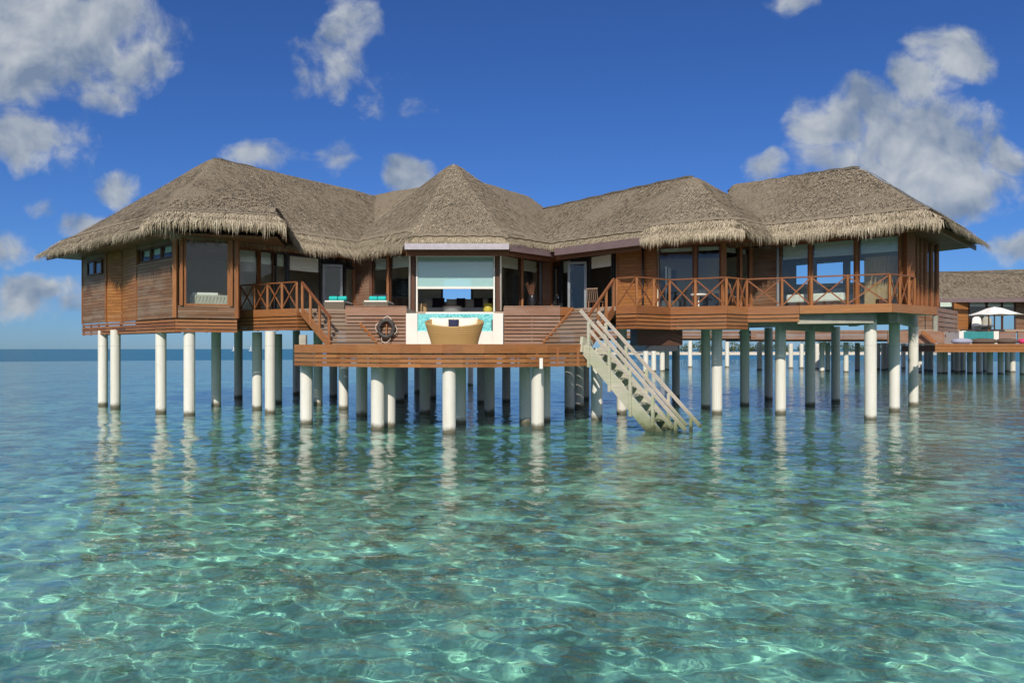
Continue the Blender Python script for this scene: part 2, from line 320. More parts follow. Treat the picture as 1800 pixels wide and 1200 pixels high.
# ------------------------------------------------------------------ mesh builder
def origin_of(o):
    v = Vector((0, 0, 0))
    while o is not None: v = v + o.location; o = o.parent
    return v
class MB:
    def __init__(self): self.v = []; self.f = []; self.r = []
    def add(self, vs, fs, r=None):
        b = len(self.v); self.v.extend(vs)
        rr = random.random() if r is None else r
        for f in fs: self.f.append(tuple(i+b for i in f)); self.r.append(rr)
        return self
    def hexa(self, c, r=None):      # 8 corners: bottom 4, top 4
        return self.add(c, [(3, 2, 1, 0), (4, 5, 6, 7), (0, 1, 5, 4), (1, 2, 6, 5), (2, 3, 7, 6), (3, 0, 4, 7)], r)
    def box(self, x0, x1, y0, y1, z0, z1, r=None):
        return self.hexa([(x0, y0, z0), (x1, y0, z0), (x1, y1, z0), (x0, y1, z0), (x0, y0, z1), (x1, y0, z1), (x1, y1, z1), (x0, y1, z1)], r)
    def beam(self, p, q, w, h, r=None, up=(0, 0, 1)):
        p = Vector(p); q = Vector(q); d = (q-p).normalized(); u_ = Vector(up)
        if abs(d.dot(u_)) > .98: u_ = Vector((0, 1, 0))
        s = d.cross(u_).normalized(); t = s.cross(d).normalized()
        c = []
        for e in (-1, 1):
            for a, b in ((p, -1), (q, -1), (q, 1), (p, 1)): c.append(tuple(a + s*(b*w/2) + t*(e*h/2)))
        return self.hexa(c, r)
    def prism(self, poly, z0, z1, r=None):
        n = len(poly); vs = [(x, y, z0) for x, y in poly]+[(x, y, z1) for x, y in poly]
        fs = [tuple(range(n-1, -1, -1)), tuple(range(n, 2*n))]+[(i, (i+1) % n, n+(i+1) % n, n+i) for i in range(n)]
        return self.add(vs, fs, r)
    def tube(self, pts, rad, n=10, closed=False, r=None, cap=True):
        pts = [Vector(p) for p in pts]; k = len(pts); rads = rad if isinstance(rad, (list, tuple)) else [rad]*k
        vs = []; 
        for i, p in enumerate(pts):
            a = pts[(i-1) % k] if (closed or i > 0) else p; b = pts[(i+1) % k] if (closed or i < k-1) else p
            d = (b-a).normalized(); u_ = Vector((0, 0, 1)) if abs(d.z) < .95 else Vector((0, 1, 0))
            s = d.cross(u_).normalized(); t = s.cross(d)
            for j in range(n):
                an = 2*math.pi*j/n; vs.append(tuple(p+s*(rads[i]*math.cos(an))+t*(rads[i]*math.sin(an))))
        fs = []
        for i in range(k if closed else k-1):
            for j in range(n): fs.append((i*n+j, i*n+(j+1) % n, ((i+1) % k)*n+(j+1) % n, ((i+1) % k)*n+j))
        if cap and not closed: fs += [tuple(range(n-1, -1, -1)), tuple((k-1)*n+j for j in range(n))]
        return self.add(vs, fs, r)
    def lathe(self, prof, n=24, c=(0, 0, 0), sx=1, sy=1, r=None, cap=True):
        vs = [(c[0]+rr*sx*math.cos(2*math.pi*j/n), c[1]+rr*sy*math.sin(2*math.pi*j/n), c[2]+z) for rr, z in prof for j in range(n)]
        fs = [(i*n+j, i*n+(j+1) % n, (i+1)*n+(j+1) % n, (i+1)*n+j) for i in range(len(prof)-1) for j in range(n)]
        if cap: fs += [tuple(range(n-1, -1, -1)), tuple((len(prof)-1)*n+j for j in range(n))]
        return self.add(vs, fs, r)
    def pillow(self, c, w, h, t, tilt=0.0, rz=0.0, n=9):   # soft square pillow standing up
        vs = []; fs = []
        for side in (-1, 1):
            for i in range(n):
                for j in range(n):
                    a = -1+2*i/(n-1); b = -1+2*j/(n-1)
                    th = t/2*((1-a*a)*(1-b*b))**.42
                    pin = 1-.07*(1-abs(a))*(abs(b)**6) ; pin2 = 1-.07*(1-abs(b))*(abs(a)**6)
                    x, y, z = a*w/2*pin2, side*th, b*h/2*pin
                    y, z = y*math.cos(tilt)-z*math.sin(tilt), y*math.sin(tilt)+z*math.cos(tilt)
                    x, y = x*math.cos(rz)-y*math.sin(rz), x*math.sin(rz)+y*math.cos(rz)
                    vs.append((c[0]+x, c[1]+y, c[2]+z))
        for s in range(2):
            for i in range(n-1):
                for j in range(n-1):
                    q = [s*n*n+i*n+j, s*n*n+(i+1)*n+j, s*n*n+(i+1)*n+j+1, s*n*n+i*n+j+1]
                    fs.append(tuple(q if s == 0 else q[::-1]))
        return self.add(vs, fs)
    def np(self, V, F, r):
        b = len(self.v); self.v.extend(map(tuple, V.tolist())); self.f.extend([tuple(i+b for i in f) for f in F.tolist()]); self.r.extend(r.tolist())
    def build(self, name, mat, parent=None, bevel=0.0, smooth=False, label=None):
        o3 = origin_of(parent) if parent is not None else Vector((0, 0, 0))
        me = bpy.data.meshes.new(name)
        vs = self.v
        if parent is not None and o3.length > 0: vs = (np.array(vs)-np.array(o3)).tolist()
        me.from_pydata(vs, [], self.f)
        a = me.attributes.new('rnd', 'FLOAT', 'FACE'); a.data.foreach_set('value', np.array(self.r, dtype=np.float32))
        me.materials.append(M[mat] if isinstance(mat, str) else mat)
        if smooth: me.polygons.foreach_set('use_smooth', [True]*len(me.polygons))
        me.update()
        o = bpy.data.objects.new(name, me); scene.collection.objects.link(o)
        if parent is not None: o.parent = parent
        if bevel:
            bv = o.modifiers.new('bevel', 'BEVEL'); bv.width = bevel; bv.segments = 2; bv.limit_method = 'ANGLE'
        if label: o['label'] = label
        return o
def tag(o, label, cat, group=None):
    o['label'] = label; o['category'] = cat
    if group: o['group'] = group
    return o
def thing(name, label, cat, loc=(0, 0, 0), group=None):
    o = bpy.data.objects.new(name, None); scene.collection.objects.link(o); o.location = loc; o.empty_display_size = .3
    return tag(o, label, cat, group)
def copy_tree(o, parent=None):
    c = o.copy(); scene.collection.objects.link(c); c.parent = parent
    for ch in list(o.children): copy_tree(ch, c)
    return c
def at(px, Y): return ((px-900)/FPX*Y, Y)
def zz(py, Y): return H+(613-py)/FPX*Y
class Seg:
    def __init__(s, p, q):
        s.p = Vector((*p, 0)); s.q = Vector((*q, 0)); s.L = (s.q-s.p).length; s.d = (s.q-s.p)/s.L; s.n = Vector((s.d.y, -s.d.x, 0))
    def pt(s, a, off, z): r_ = s.p+s.d*a+s.n*off; return (r_.x, r_.y, z)
    def at_px(s, px):
        k = (px-900)/FPX; return (k*s.p.y-s.p.x)/(s.d.x-k*s.d.y)
    def box(s, mb, a0, a1, o0, o1, z0, z1, r=None):
        c = [s.pt(a0, o1, z0), s.pt(a1, o1, z0), s.pt(a1, o0, z0), s.pt(a0, o0, z0), s.pt(a0, o1, z1), s.pt(a1, o1, z1), s.pt(a1, o0, z1), s.pt(a0, o0, z1)]
        mb.hexa(c, r)
def structure(o): o['kind'] = 'structure'; return o
# ------------------------------------------------------------------ sea and seabed
def polar_grid(r0, r1, nr, a0, a1, na):
    rr = r0*(r1/r0)**np.linspace(0, 1, nr); aa = np.linspace(R(a0), R(a1), na)
    rg, ag = np.meshgrid(rr, aa, indexing='ij')
    return rg, rg*np.sin(ag), rg*np.cos(ag)
def grid_mesh(name, X, Y, Z, mat, smooth=True, flip=False):
    nr, na = X.shape
    V = np.stack([X, Y, Z], -1).reshape(-1, 3)
    i = np.arange(nr*na).reshape(nr, na)
    q = np.stack([i[:-1, :-1], i[:-1, 1:], i[1:, 1:], i[1:, :-1]], -1).reshape(-1, 4)
    if flip: q = q[:, ::-1]
    me = bpy.data.meshes.new(name); me.vertices.add(len(V)); me.vertices.foreach_set('co', V.ravel())
    me.loops.add(q.size); me.loops.foreach_set('vertex_index', q.ravel().astype(np.int32))
    me.polygons.add(len(q)); me.polygons.foreach_set('loop_start', np.arange(0, q.size, 4, dtype=np.int32))
    me.polygons.foreach_set('loop_total', np.full(len(q), 4, dtype=np.int32))
    me.update(calc_edges=True); me.validate()
    if smooth: me.polygons.foreach_set('use_smooth', np.ones(len(q), dtype=bool))
    me.materials.append(mat); o = bpy.data.objects.new(name, me); scene.collection.objects.link(o); return o
rg, X, Y = polar_grid(2.2, 170, 820, -62, 62, 780)
Z = np.zeros_like(X)
NW = 96
for k in range(NW):
    lam = .19*(2.2/.19)**(rng.random()**1.15); th = math.radians(72)+rng.normal()*.60
    sl = .066*math.sqrt(2/NW)*(.78 if lam > .7 else 1.25)
    a = sl*lam/(2*math.pi); kk = 2*math.pi/lam; ph = rng.random()*6.283
    fade = np.clip((lam-.0145*rg*1.0)/(.0145*rg+.05), 0, 1)
    w = np.sin(kk*(X*math.cos(th)+Y*math.sin(th))+ph+.8*np.sin(.21*X+k)+.6*np.sin(.17*Y+2*k))
    Z += a*fade*(w+.18*np.cos(2*np.arcsin(np.clip(w, -1, 1))))
edge = np.clip((62-np.abs(np.degrees(np.arctan2(X, Y))))/4, 0, 1)*np.clip((170-rg)/60, 0, 1)
Z *= edge
wat = structure(grid_mesh('lagoon_water', X, Y, Z, M['water']))
wat.cycles.is_caustics_caster = True; sun_d.cycles.is_caustics_light = True
far = MB()      # open sea all round, beyond the finely waved lagoon
n = 64
def ring(r0, r1, a0, a1, n):
    for i in range(n):
        s, e = R(a0+(a1-a0)*i/n), R(a0+(a1-a0)*(i+1)/n)
        far.add([(r*math.sin(t), r*math.cos(t), 0) for r, t in ((r0, s), (r1, s), (r1, e), (r0, e))], [(3, 2, 1, 0)] if True else [])
for r0, r1 in ((170, 500), (500, 1500), (1500, 9000)): ring(r0, r1, -180, 180, 96)
structure(far.build('open_sea', 'sea'))
far = MB(); ring(2.2, 170, 62, 298, 40); ring(.001, 2.2, 0, 360, 24); structure(far.build('lagoon_water', 'water'))
rg, X, Y = polar_grid(.5, 1200, 300, -180, 180, 420)
def vnoise(x, y, s):      # cheap smooth value noise
    x = x/s; y = y/s; xi = np.floor(x); yi = np.floor(y); fx = x-xi; fy = y-yi
    fx = fx*fx*(3-2*fx); fy = fy*fy*(3-2*fy)
    h = lambda a, b: np.modf(np.abs(np.sin(a*127.1+b*311.7+s*17.3)*43758.5453))[0]
    return (h(xi, yi)*(1-fx)+h(xi+1, yi)*fx)*(1-fy)+(h(xi, yi+1)*(1-fx)+h(xi+1, yi+1)*fx)*fy
Zb = -1.25+.35*vnoise(X, Y, 7.0)+.16*vnoise(X, Y, 1.7)-.25-np.clip((rg-95)/220, 0, 1)**1.0*6.5
bed = structure(grid_mesh('seabed', X, Y, Zb, M['seabed']))
bed.cycles.is_caustics_receiver = True
# ------------------------------------------------------------------ levels
F = 4.05                      # upper floor
W = 6.70                      # wall head
P = 2.63                      # lower deck
# ------------------------------------------------------------------ villa
villa = thing('water_villa', 'large wooden overwater villa with zigzag grey thatched roofs on white piles, nearest to the viewer', 'villa', (0, 30, 0))
def polar_to(p): return p
L0 = (-19.75, 32.7); NA = (-17.6, 30.84); NB = (-16.75, 30.55); NC = (-15.2, 28.8); C0 = (-12.55, 26.5)
B1 = (-10.55, 27.3); B2 = (-11.3, 29.23); V1 = (-7.49, 33.7); K1 = (-6.47, 32.6); G1 = (-4.28, 30.9); G2 = (-.62, 30.9)
K2 = (1.5, 33.9); V2 = (1.9, 34.0); N1 = (4.48, 30.26); N2 = (5.9, 29.2); N3 = (8.4, 28.3); N4 = (9.9, 29.5); N5 = (10.67, 28.57); N6 = (14.32, 25.65); N7 = (17.2, 28.7)
# --- wall builders
def siding(p, q, z0, z1, parent, mat='siding', h=.135, name='siding_wall', trim=(True, True), a0=0, a1=None, trim_mat='post'):
    s = Seg(p, q); a1 = s.L if a1 is None else a1; mb = MB()
    s.box(mb, a0+.01, a1-.01, -.12, -.026, z0, z1, .1)
    z = z0
    while z < z1-.02:
        zt = min(z+h-.012, z1)
        cut = a0+(a1-a0)*random.uniform(.3, .7)
        for x0, x1 in ((a0+.012, cut-.002), (cut+.002, a1-.012)):
            if x1-x0 > .02: s.box(mb, x0, x1, -.025, random.uniform(0, .006), z, zt)
        z += h
    o = mb.build(name, mat, parent)
    for t, a in zip(trim, (a0, a1)):
        if t:
            b = MB(); s.box(b, a-.05, a+.05, -.06, .03, z0-.02, z1+.003); b.build('corner_trim', trim_mat, parent, .006)
    return o
def post(p, z0, z1, w, parent, mat='post', name='post', d=None):
    d = d or w; mb = MB(); mb.box(p[0]-w/2, p[0]+w/2, p[1]-d/2, p[1]+d/2, z0, z1); return mb.build(name, mat, parent, .008)
def window(s, a0, a1, z0, z1, parent, frame='post', fw=.05, blind=.0, glass=True, name='window', off=0.0, tilt=None):
    mb = MB()
    s.box(mb, a0, a0+fw, off-.08, off, z0, z1); s.box(mb, a1-fw, a1, off-.08, off, z0, z1)
    s.box(mb, a0+fw, a1-fw, off-.078, off-.002, z0, z0+fw); s.box(mb, a0+fw, a1-fw, off-.078, off-.002, z1-fw, z1)
    o = mb.build(name, frame, parent)
    if glass:
        g = MB(); s.box(g, a0+fw-.005, a1-fw+.005, off-.046, off-.040, z0+fw-.005, z1-fw+.005); g.build('glass', 'glass', o)
    if blind > 0:
        b = MB(); k = max(2, int(blind/.09))
        for i in range(k):
            zt = z1-fw-.01-i*blind/k; s.box(b, a0+fw+.02, a1-fw-.02, off-.15-.012*(i % 2), off-.12+.006*(i % 2), zt-blind/k+.004, zt)
        b.build('blind', 'blind', o)
    return o
# --- left wing, end wall with its notch
siding(L0, NA, 3.66, W, villa); siding(NA, NB, 3.66, W, villa, 'warm_siding', trim=(True, False)); siding(NB, NC, 3.66, W, villa, 'warm_siding', trim=(True, True))
s = Seg(NC, C0); siding(NC, C0, 3.66, 5.92, villa, trim=(False, True))
siding(NC, C0, 6.48, W, villa, trim=(False, False), name='wall_head')
s = Seg(NC, C0); sp_ = [s.at_px(x) for x in (247, 264, 283, 303)]
for i in range(3): window(s, sp_[i]+.02, sp_[i+1]-.02, 5.94, 6.46, villa, 'darkwood', .05, .22)
s = Seg(L0, NA); sp_ = [s.at_px(x) for x in (156, 168.5, 182)]
for i in range(2): window(s, sp_[i]+.02, sp_[i+1]-.02, 5.78, 6.42, villa, 'darkwood', .06, .3, off=.085)
# --- bay
s = Seg(C0, B1)
siding(C0, B1, 3.66, 4.12, villa, 'siding', trim=(False, False), name='bay_apron')
for p in (C0, B1): post(p, 3.66, W, .15, villa)
post(s.pt(.22, 0, 0), 4.12, W, .13, villa); post(s.pt(s.L-.2, 0, 0), 4.12, W, .13, villa)
window(s, .30, s.L-.28, 4.13, W, villa, 'post', .07)
sr = Seg(B1, B2); siding(B1, B2, 3.66, W, villa, trim=(False, False))
# --- wing wall with doors
s = Seg(B2, V1); A = s.at_px
def wallrun(s, pxs, z0=F+.02, z1=W-.05):
    return [s.at_px(x) for x in pxs]
window(s, A(417), A(454), F+.02, W-.04, villa, 'post', .05, .48)
window(s, A(457), A(481), F+.02, W-.04, villa, 'darkwood', .05, .50)
window(s, A(485), A(504), F+.02, W-.04, villa, 'metal_dark', .06, .50)
window(s, A(507), A(565), F+.02, W-.04, villa, 'metal_dark', .07, .62, glass=False, name='doorway')
post(s.pt(A(455.5), .02, 0), F, W, .10, villa); post(s.pt(A(505.5), .02, 0), F, W, .09, villa, 'metal_dark')
def door(hinge, ang, width, z0, z1, parent, mat='metal_grey', handle_side=1):
    q = (hinge[0]+width*math.cos(ang), hinge[1]+width*math.sin(ang)); sg = Seg(hinge, q)
    d = window(sg, 0, width, z0, z1, parent, mat, .11, 0, True, 'door')
    hb = MB(); hx = width-.06 if handle_side > 0 else .06
    for oo in (.03, -.11):
        hb.tube([sg.pt(hx, oo, z0+1.0), sg.pt(hx, oo+.02, z0+1.0), sg.pt(hx-.13*handle_side, oo+.02, z0+1.0)], .011, 6)
    hb.lathe([(.03, -.03), (.03, .03)], 8, sg.pt(hx, .0, z0+.86)); hb.build('handle', 'chrome', d)
    return d
door(s.pt(A(566), .05, 0)[:2], math.atan2(*reversed((s.d.x, s.d.y)))-.62, .88, F+.03, W-.35, villa)
door(s.pt(A(604), .03, 0)[:2], math.atan2(s.d.y, s.d.x)-.1, .70, F+.03, W-.35, villa, 'metal_dark', -1)
hd = MB(); s.box(hd, A(566), s.L, -.12, 0, W-.33, W); hd.build('door_head', 'metal_dark', villa)
siding(V1, K1, F, W, villa, 'parapet', trim=(False, False)); post(V1, F, W, .16, villa)
# --- pavilion
s = Seg(K1, G1); A = s.at_px
window(s, .12, A(680), F+.02, W-.04, villa, 'darkwood', .05, .5); window(s, A(685), s.L-.08, F+.02, W-.04, villa, 'darkwood', .05, .5)
post(s.pt(A(682.5), .02, 0), F, W, .11, villa); post(K1, F, W, .14, villa, 'darkwood')
for p in (G1, G2): post((p[0]+(-.02 if p is G1 else .02), p[1]), F-.15, W+.05, .19, villa, 'darkwood')
s = Seg(G1, G2)
fr = MB(); s.box(fr, .12, .19, -.02, .09, F-.2, W-.12); s.box(fr, s.L-.19, s.L-.12, -.02, .09, F-.2, W-.12)
s.box(fr, .19, s.L-.19, -.02, .088, W-.20, W-.12)
scr = fr.build('screen_frame', 'white', villa)
sb = MB(); s.box(sb, .2, s.L-.2, .01, .016, 5.20, W-.2); sb.build('roller_screen', 'screen', scr)
sb = MB(); s.box(sb, .19, s.L-.19, -.01, .055, 5.10, 5.20); sb.build('screen_bar', 'white', scr)
hb = MB(); s.box(hb, -.1, s.L+.1, -.12, .0, W-.12, W+.1); hb.build('lintel', 'darkwood', villa)
for a, x in ((G1, -.14), (G2, .14)):
    b = MB(); b.tube([(a[0]+x, a[1]-.2, F+.1), (a[0]+x, a[1]-.2, W-.25), (a[0]+x*1.6, a[1]-1.0, W+.02)], .045, 8); b.build('rain_pipe', 'white', villa, smooth=True)
s = Seg(G2, K2); A = s.at_px
window(s, .1, A(915.5), F+.02, W-.04, villa, 'darkwood', .05, .5); window(s, A(919.5), A(948), F+.02, W-.04, villa, 'darkwood', .05, .5)
post(s.pt(A(917.5), .02, 0), F, W, .10, villa); post(s.pt(A(950), 0, 0), F, W, .12, villa, 'metal_dark')
siding(s.pt(A(953), 0, 0)[:2], V2, F, W, villa, 'parapet', trim=(False, True))
# --- right wing, valley to siding
s = Seg(V2, N1); A = s.at_px
window(s, .06, A(984), F+.02, W-.3, villa, 'metal_dark', .12, 0, True, 'door')
window(s, A(985.5), A(1005), F+.02, W-.04, villa, 'metal_dark', .06, .52)
window(s, A(1034), A(1076), F+.02, W-.04, villa, 'metal_dark', .07, .5, False, 'doorway'); window(s, A(1077.5), s.L-.05, F+.02, W-.04, villa, 'metal_dark', .05, .5)
door(s.pt(A(1033), .05, 0)[:2], math.pi+math.atan2(s.d.y, s.d.x)+.75, .85, F+.03, W-.3, villa)
hb = MB(); s.box(hb, A(1005), A(1034), -.1, -.02, W-.3, W); hb.build('door_head', 'metal_dark', villa)
hb = MB(); h0 = s.pt(A(982), .03, F+1.0); hb.tube([h0, (h0[0]-.12, h0[1]+.02, h0[2])], .012, 6); hb.lathe([(.03, -.03), (.03, .03)], 8, (h0[0], h0[1], h0[2]-.13)); hb.build('handle', 'chrome', villa)
siding(N1, N2, F, W, villa, 'warm_siding'); 
dp = MB(); s = Seg(N1, N2); a = s.at_px(1132); dp.tube([s.pt(a, .10, F), s.pt(a, .10, W+.1)], .045, 8); dp.build('rain_pipe', 'metal_dark', villa, smooth=True)
s = Seg(N2, N3); A = s.at_px
window(s, .12, A(1219), F+.02, W-.04, villa, 'darkwood', .05, .14); window(s, A(1225), s.L-.10, F+.02, W-.04, villa, 'darkwood', .05, .14)
post(s.pt(A(1222), .02, 0), F, W, .12, villa, 'rail'); post(N3, F, W, .22, villa)
s = Seg(N3, N4); A = s.at_px
window(s, .14, A(1299), F+.02, W-.04, villa, 'darkwood', .05, .2); window(s, A(1304), s.L-.08, F+.02, W-.04, villa, 'darkwood', .05, .2)
post(s.pt(A(1301.5), .02, 0), F, W, .11, villa); post(N4, F, W, .15, villa)
siding(N4, N5, F, W, villa, 'siding', trim=(False, False))
post(N5, F, W, .10, villa, 'metal_grey')
s = Seg(N5, N6); A = s.at_px
for x0, x1 in ((1372, 1421), (1427, 1502), (1509, 1592)): window(s, A(x0), A(x1), F+.02, W-.04, villa, 'post', .035, .55)
for x in (1424, 1505.5): post(s.pt(A(x), .02, 0), F, W, .12, villa, 'post')
post(N6, F, W, .30, villa, 'rail'); post(s.pt(s.L-.28, 0, 0), F, W, .11, villa)
s = Seg(N6, N7); A = s.at_px
xs = [1612, 1619, 1627, 1637, 1647]
prev = .2
for x in xs:
    a = min(A(x), s.L-.03); window(s, prev, a-.07, F+.02, W-.04, villa, 'rail', .03); post(s.pt(a, .01, 0), F, W, .10, villa, 'rail'); prev = a+.07
# wall head beam all along the front
FRONT = [L0, NA, NB, NC, C0, B1, B2, V1, K1, G1, G2, K2, V2, N1, N2, N3, N4, N5, N6, N7]
for a, b in zip(FRONT[:-1], FRONT[1:]):
    s = Seg(a, b); mb = MB(); s.box(mb, -.02, s.L+.02, -.14, .045, W+.002, W+.22); mb.build('wall_plate', 'darkwood', villa)
# --- floor, ceiling and rooms behind the glass
BACK = [(17.2, 28.7), (15.2, 33.2), (9.0, 37.5), (4.5, 41.5), (-2.5, 41.0), (-8.0, 43.5), (-13.5, 41.0), (-19.75, 32.7)]
fl = MB(); fl.prism(FRONT+BACK[1:-1], F-.18, F); fl.build('room_floor', 'floor_in', villa)
cl = MB(); cl.prism(FRONT+BACK[1:-1], W+.005, W+.06); cl.build('ceiling', 'ceiling', villa)
def iwall(p, q, z0=F, z1=W, mat='cream_wall', name='room_wall'):
    s = Seg(p, q); mb = MB(); s.box(mb, 0, s.L, -.12, 0, z0, z1); return mb.build(name, mat, villa)
iwall((-18.6, 34.4), (-14.5, 33.6)); iwall((-14.5, 33.6), (-10.2, 37.2)); iwall((-10.2, 37.2), (-7.5, 36.2)); iwall((-8.0, 34.6), (-7.2, 36.3))
iwall((-7.2, 36.3), (-3.62, 36.3)); iwall((-3.62, 36.3), (-2.0, 36.3), F, 4.85); iwall((-3.62, 36.3), (-2.0, 36.3), 6.28, W); iwall((-2.0, 36.3), (2.3, 36.3))
bw = MB(); s = Seg((-3.62, 36.28), (-2.0, 36.28)); s.box(bw, 0, .1, -.1, .05, 4.85, 6.28); s.box(bw, s.L-.1, s.L, -.1, .05, 4.85, 6.28); s.box(bw, .1, s.L-.1, -.1, .05, 6.2, 6.28); bw.build('back_window_frame', 'metal_dark', villa)
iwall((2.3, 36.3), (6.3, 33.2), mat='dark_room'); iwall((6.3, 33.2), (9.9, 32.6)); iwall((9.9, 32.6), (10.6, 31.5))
iwall((10.6, 32.3), (12.8, 32.0)); s = Seg((12.8, 32.0), (16.2, 30.6)); iwall((12.8, 32.0), (16.2, 30.6), F, 5.4); iwall((12.8, 32.0), (16.2, 30.6), 6.35, W)
for a in (.55, 1.9):
    mb = MB(); s.box(mb, a, a+.3, -.12, -.002, 5.4, 6.35); mb.build('room_wall', 'cream_wall', villa)
iwall((-11.6, 29.6), (-12.6, 33.5)); iwall((6.1, 29.4), (6.3, 33.2)); iwall((10.9, 29.7), (10.6, 32.2))
# patterned panel beside the living room
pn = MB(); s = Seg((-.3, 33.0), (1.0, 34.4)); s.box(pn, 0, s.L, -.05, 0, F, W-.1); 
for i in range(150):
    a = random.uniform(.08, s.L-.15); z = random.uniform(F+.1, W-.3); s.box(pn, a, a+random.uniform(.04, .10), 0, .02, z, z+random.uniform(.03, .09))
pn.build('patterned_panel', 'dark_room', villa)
# --- upper terrace
D1 = (-11.15, 28.9); D2 = (-8.2, 27.2); SL2 = (-6.5, 27.8); PL = (-6.3, 26.9); PW0 = (-3.98, 26.9); PW1 = (-.32, 26.9); PR = (1.83, 26.9); SR1 = (2.36, 27.25); SR2 = (3.78, 25.8)
E2 = (4.45, 25.3); E3 = (5.87, 26.4); E4 = (7.71, 25.5); E5 = (8.68, 26.2); E6 = (12.99, 24.3); E7 = (15.68, 26.3); E8 = (18.1, 28.9)
dk = MB()
dk.prism([D1, D2, SL2, (-6.4, 32.5), V1, B2], F-.16, F-.006); dk.prism([(-6.4, 27.75), PL, PW0, (-3.98, 31.1), K1], F-.161, F-.007)
dk.prism([PW1, PR, SR1, (2.3, 33.4), (1.5, 33.8), (-.32, 31.1)], F-.16, F-.006); dk.prism([SR1, SR2, N1, V2, (2.3, 33.3)], F-.161, F-.007)
dk.prism([SR2, E2, E3, E4, E5, E6, E7, N7, N6, N5, N4, N3, N2, N1], F-.162, F-.005)
dk.prism([(-3.98, 29.4), (-.32, 29.4), (-.32, 31.0), (-3.98, 31.0)], F-.163, F-.009)
dk.build('terrace_floor', 'deck_boards', villa)
def skirt(p, q, z0, z1, n, parent, mat='skirt', wide=None, name='skirt', tops=True):
    s = Seg(p, q); mb = MB()
    if wide: s.box(mb, .004, s.L-.004, -.03, .035, wide[0], wide[1])
    h = (z1-z0)/n
    for i in range(n):
        k = max(1, int(s.L/2.6)); 
        for j in range(k): s.box(mb, s.L*j/k+.004, s.L*(j+1)/k-.004, -.012, .022+random.uniform(-.004, .004), z0+i*h+.018, z0+(i+1)*h-.018)
    k = max(2, int(s.L/.9)+1)
    for j in range(k):
        a = .05+(s.L-.1)*j/(k-1); s.box(mb, a-.03, a+.03, -.07, -.013, z0, z1, 0)
    o = mb.build(name, mat, parent)
    return o
for a, b in ((L0, NA), (NA, (-16.5, 29.95)), ((-16.5, 29.95), NC), (NC, C0), (C0, B1)): skirt(a, b, 3.11, 3.62, 4, villa)
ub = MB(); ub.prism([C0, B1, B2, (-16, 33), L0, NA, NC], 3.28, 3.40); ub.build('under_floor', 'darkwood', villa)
skirt(D1, D2, 3.20, 3.74, 4, villa, 'skirt', (3.76, F)); skirt(D2, (-7.6, 27.9), 3.2, 3.74, 4, villa, 'skirt', (3.76, F))
for a, b in ((SR2, E2), (E2, E3), (E3, E4), (E4, E5)): skirt(a, b, 3.20, 3.74, 4, villa, 'skirt', (3.76, F))
skirt(E5, (10.3, 25.48), 3.46, 3.74, 2, villa, 'skirt', (3.752, F))
for a, b in (((10.3, 25.48), E6), (E6, E7)):
    s = Seg(a, b); mb = MB(); s.box(mb, .003, s.L-.003, -.03, .035, 3.752, F); mb.build('fascia_board', 'deck_fascia', villa, .006)
skirt(E7, E8, 3.15, F, 5, villa, 'parapet')
cb = MB(); s = Seg(E7, E8); s.box(cb, -.10, .06, -.06, .05, 3.15, 3.72); cb.build('fence_post', 'concrete', villa)
# parapets by the pool
skirt(PL, PW0, P+.03, 3.74, 8, villa, 'parapet', (3.76, F+.03), 'parapet'); skirt(PW1, PR, P+.03, 3.74, 8, villa, 'parapet', (3.76, F+.03), 'parapet')
skirt(PR, SR1, 3.4, 3.74, 2, villa, 'skirt', (3.76, F+.03), 'parapet')
for a, b in ((PL, PW0), (PW1, PR)):
    s = Seg(a, b); mb = MB(); s.box(mb, 0, s.L, -.35, -.30, P, F-.2); mb.build('backing', 'darkwood', villa)  # dark sheets added behind the slats so the gaps read dark
cp = MB(); Seg(PL, PW0).box(cp, 0, 2.3, -.45, .05, F+.031, F+.07); Seg(PW1, PR).box(cp, .02, 2.14, -.45, .05, F+.031, F+.07); cp.build('parapet_cap', 'parapet', villa, .006)
# underside: concrete beams, service box
def cbeam(p, q, w, z0, z1, mat='concrete'):
    mb = MB(); s = Seg(p, q); s.box(mb, 0, s.L, -w/2, w/2, z0, z1); mb.build('floor_beam', mat, villa, .01)
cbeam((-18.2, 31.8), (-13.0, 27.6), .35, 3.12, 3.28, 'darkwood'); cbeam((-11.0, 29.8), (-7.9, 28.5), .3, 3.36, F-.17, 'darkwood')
cbeam((8.3, 26.9), (10.55, 26.75), .35, 3.36, 3.74); cbeam((10.35, 26.6), (13.2, 29.6), .40, 3.20, 3.56); cbeam((10.4, 25.9), (12.7, 25.0), .35, 3.4, F-.17)
cbeam((12.65, 25.0), (14.6, 30.5), .3, 3.46, F-.17); cbeam((13.6, 25.4), (17.3, 30.6), .3, 3.45, F-.17); cbeam((6.2, 26.8), (8.6, 26.3), .35, 3.2, F-.17)
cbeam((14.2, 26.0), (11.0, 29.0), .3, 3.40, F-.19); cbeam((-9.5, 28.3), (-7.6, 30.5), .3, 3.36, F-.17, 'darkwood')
bx = MB(); bx.box(4.75, 6.45, 26.9, 28.6, 2.63, 3.28); bx.build('service_box', 'darkwood', villa)
bx = MB(); bx.box(5.0, 6.2, 26.6, 28.9, 2.42, 2.62); bx.build('service_tray', 'metal_dark', villa)
bx = MB(); bx.prism([(-8, 30), (-2, 29.5), (3, 30), (8, 31), (14, 31), (9, 36), (0, 40), (-9, 41), (-18, 34), (-12, 31)], 3.50, 3.86); bx.build('under_floor', 'darkwood', villa)
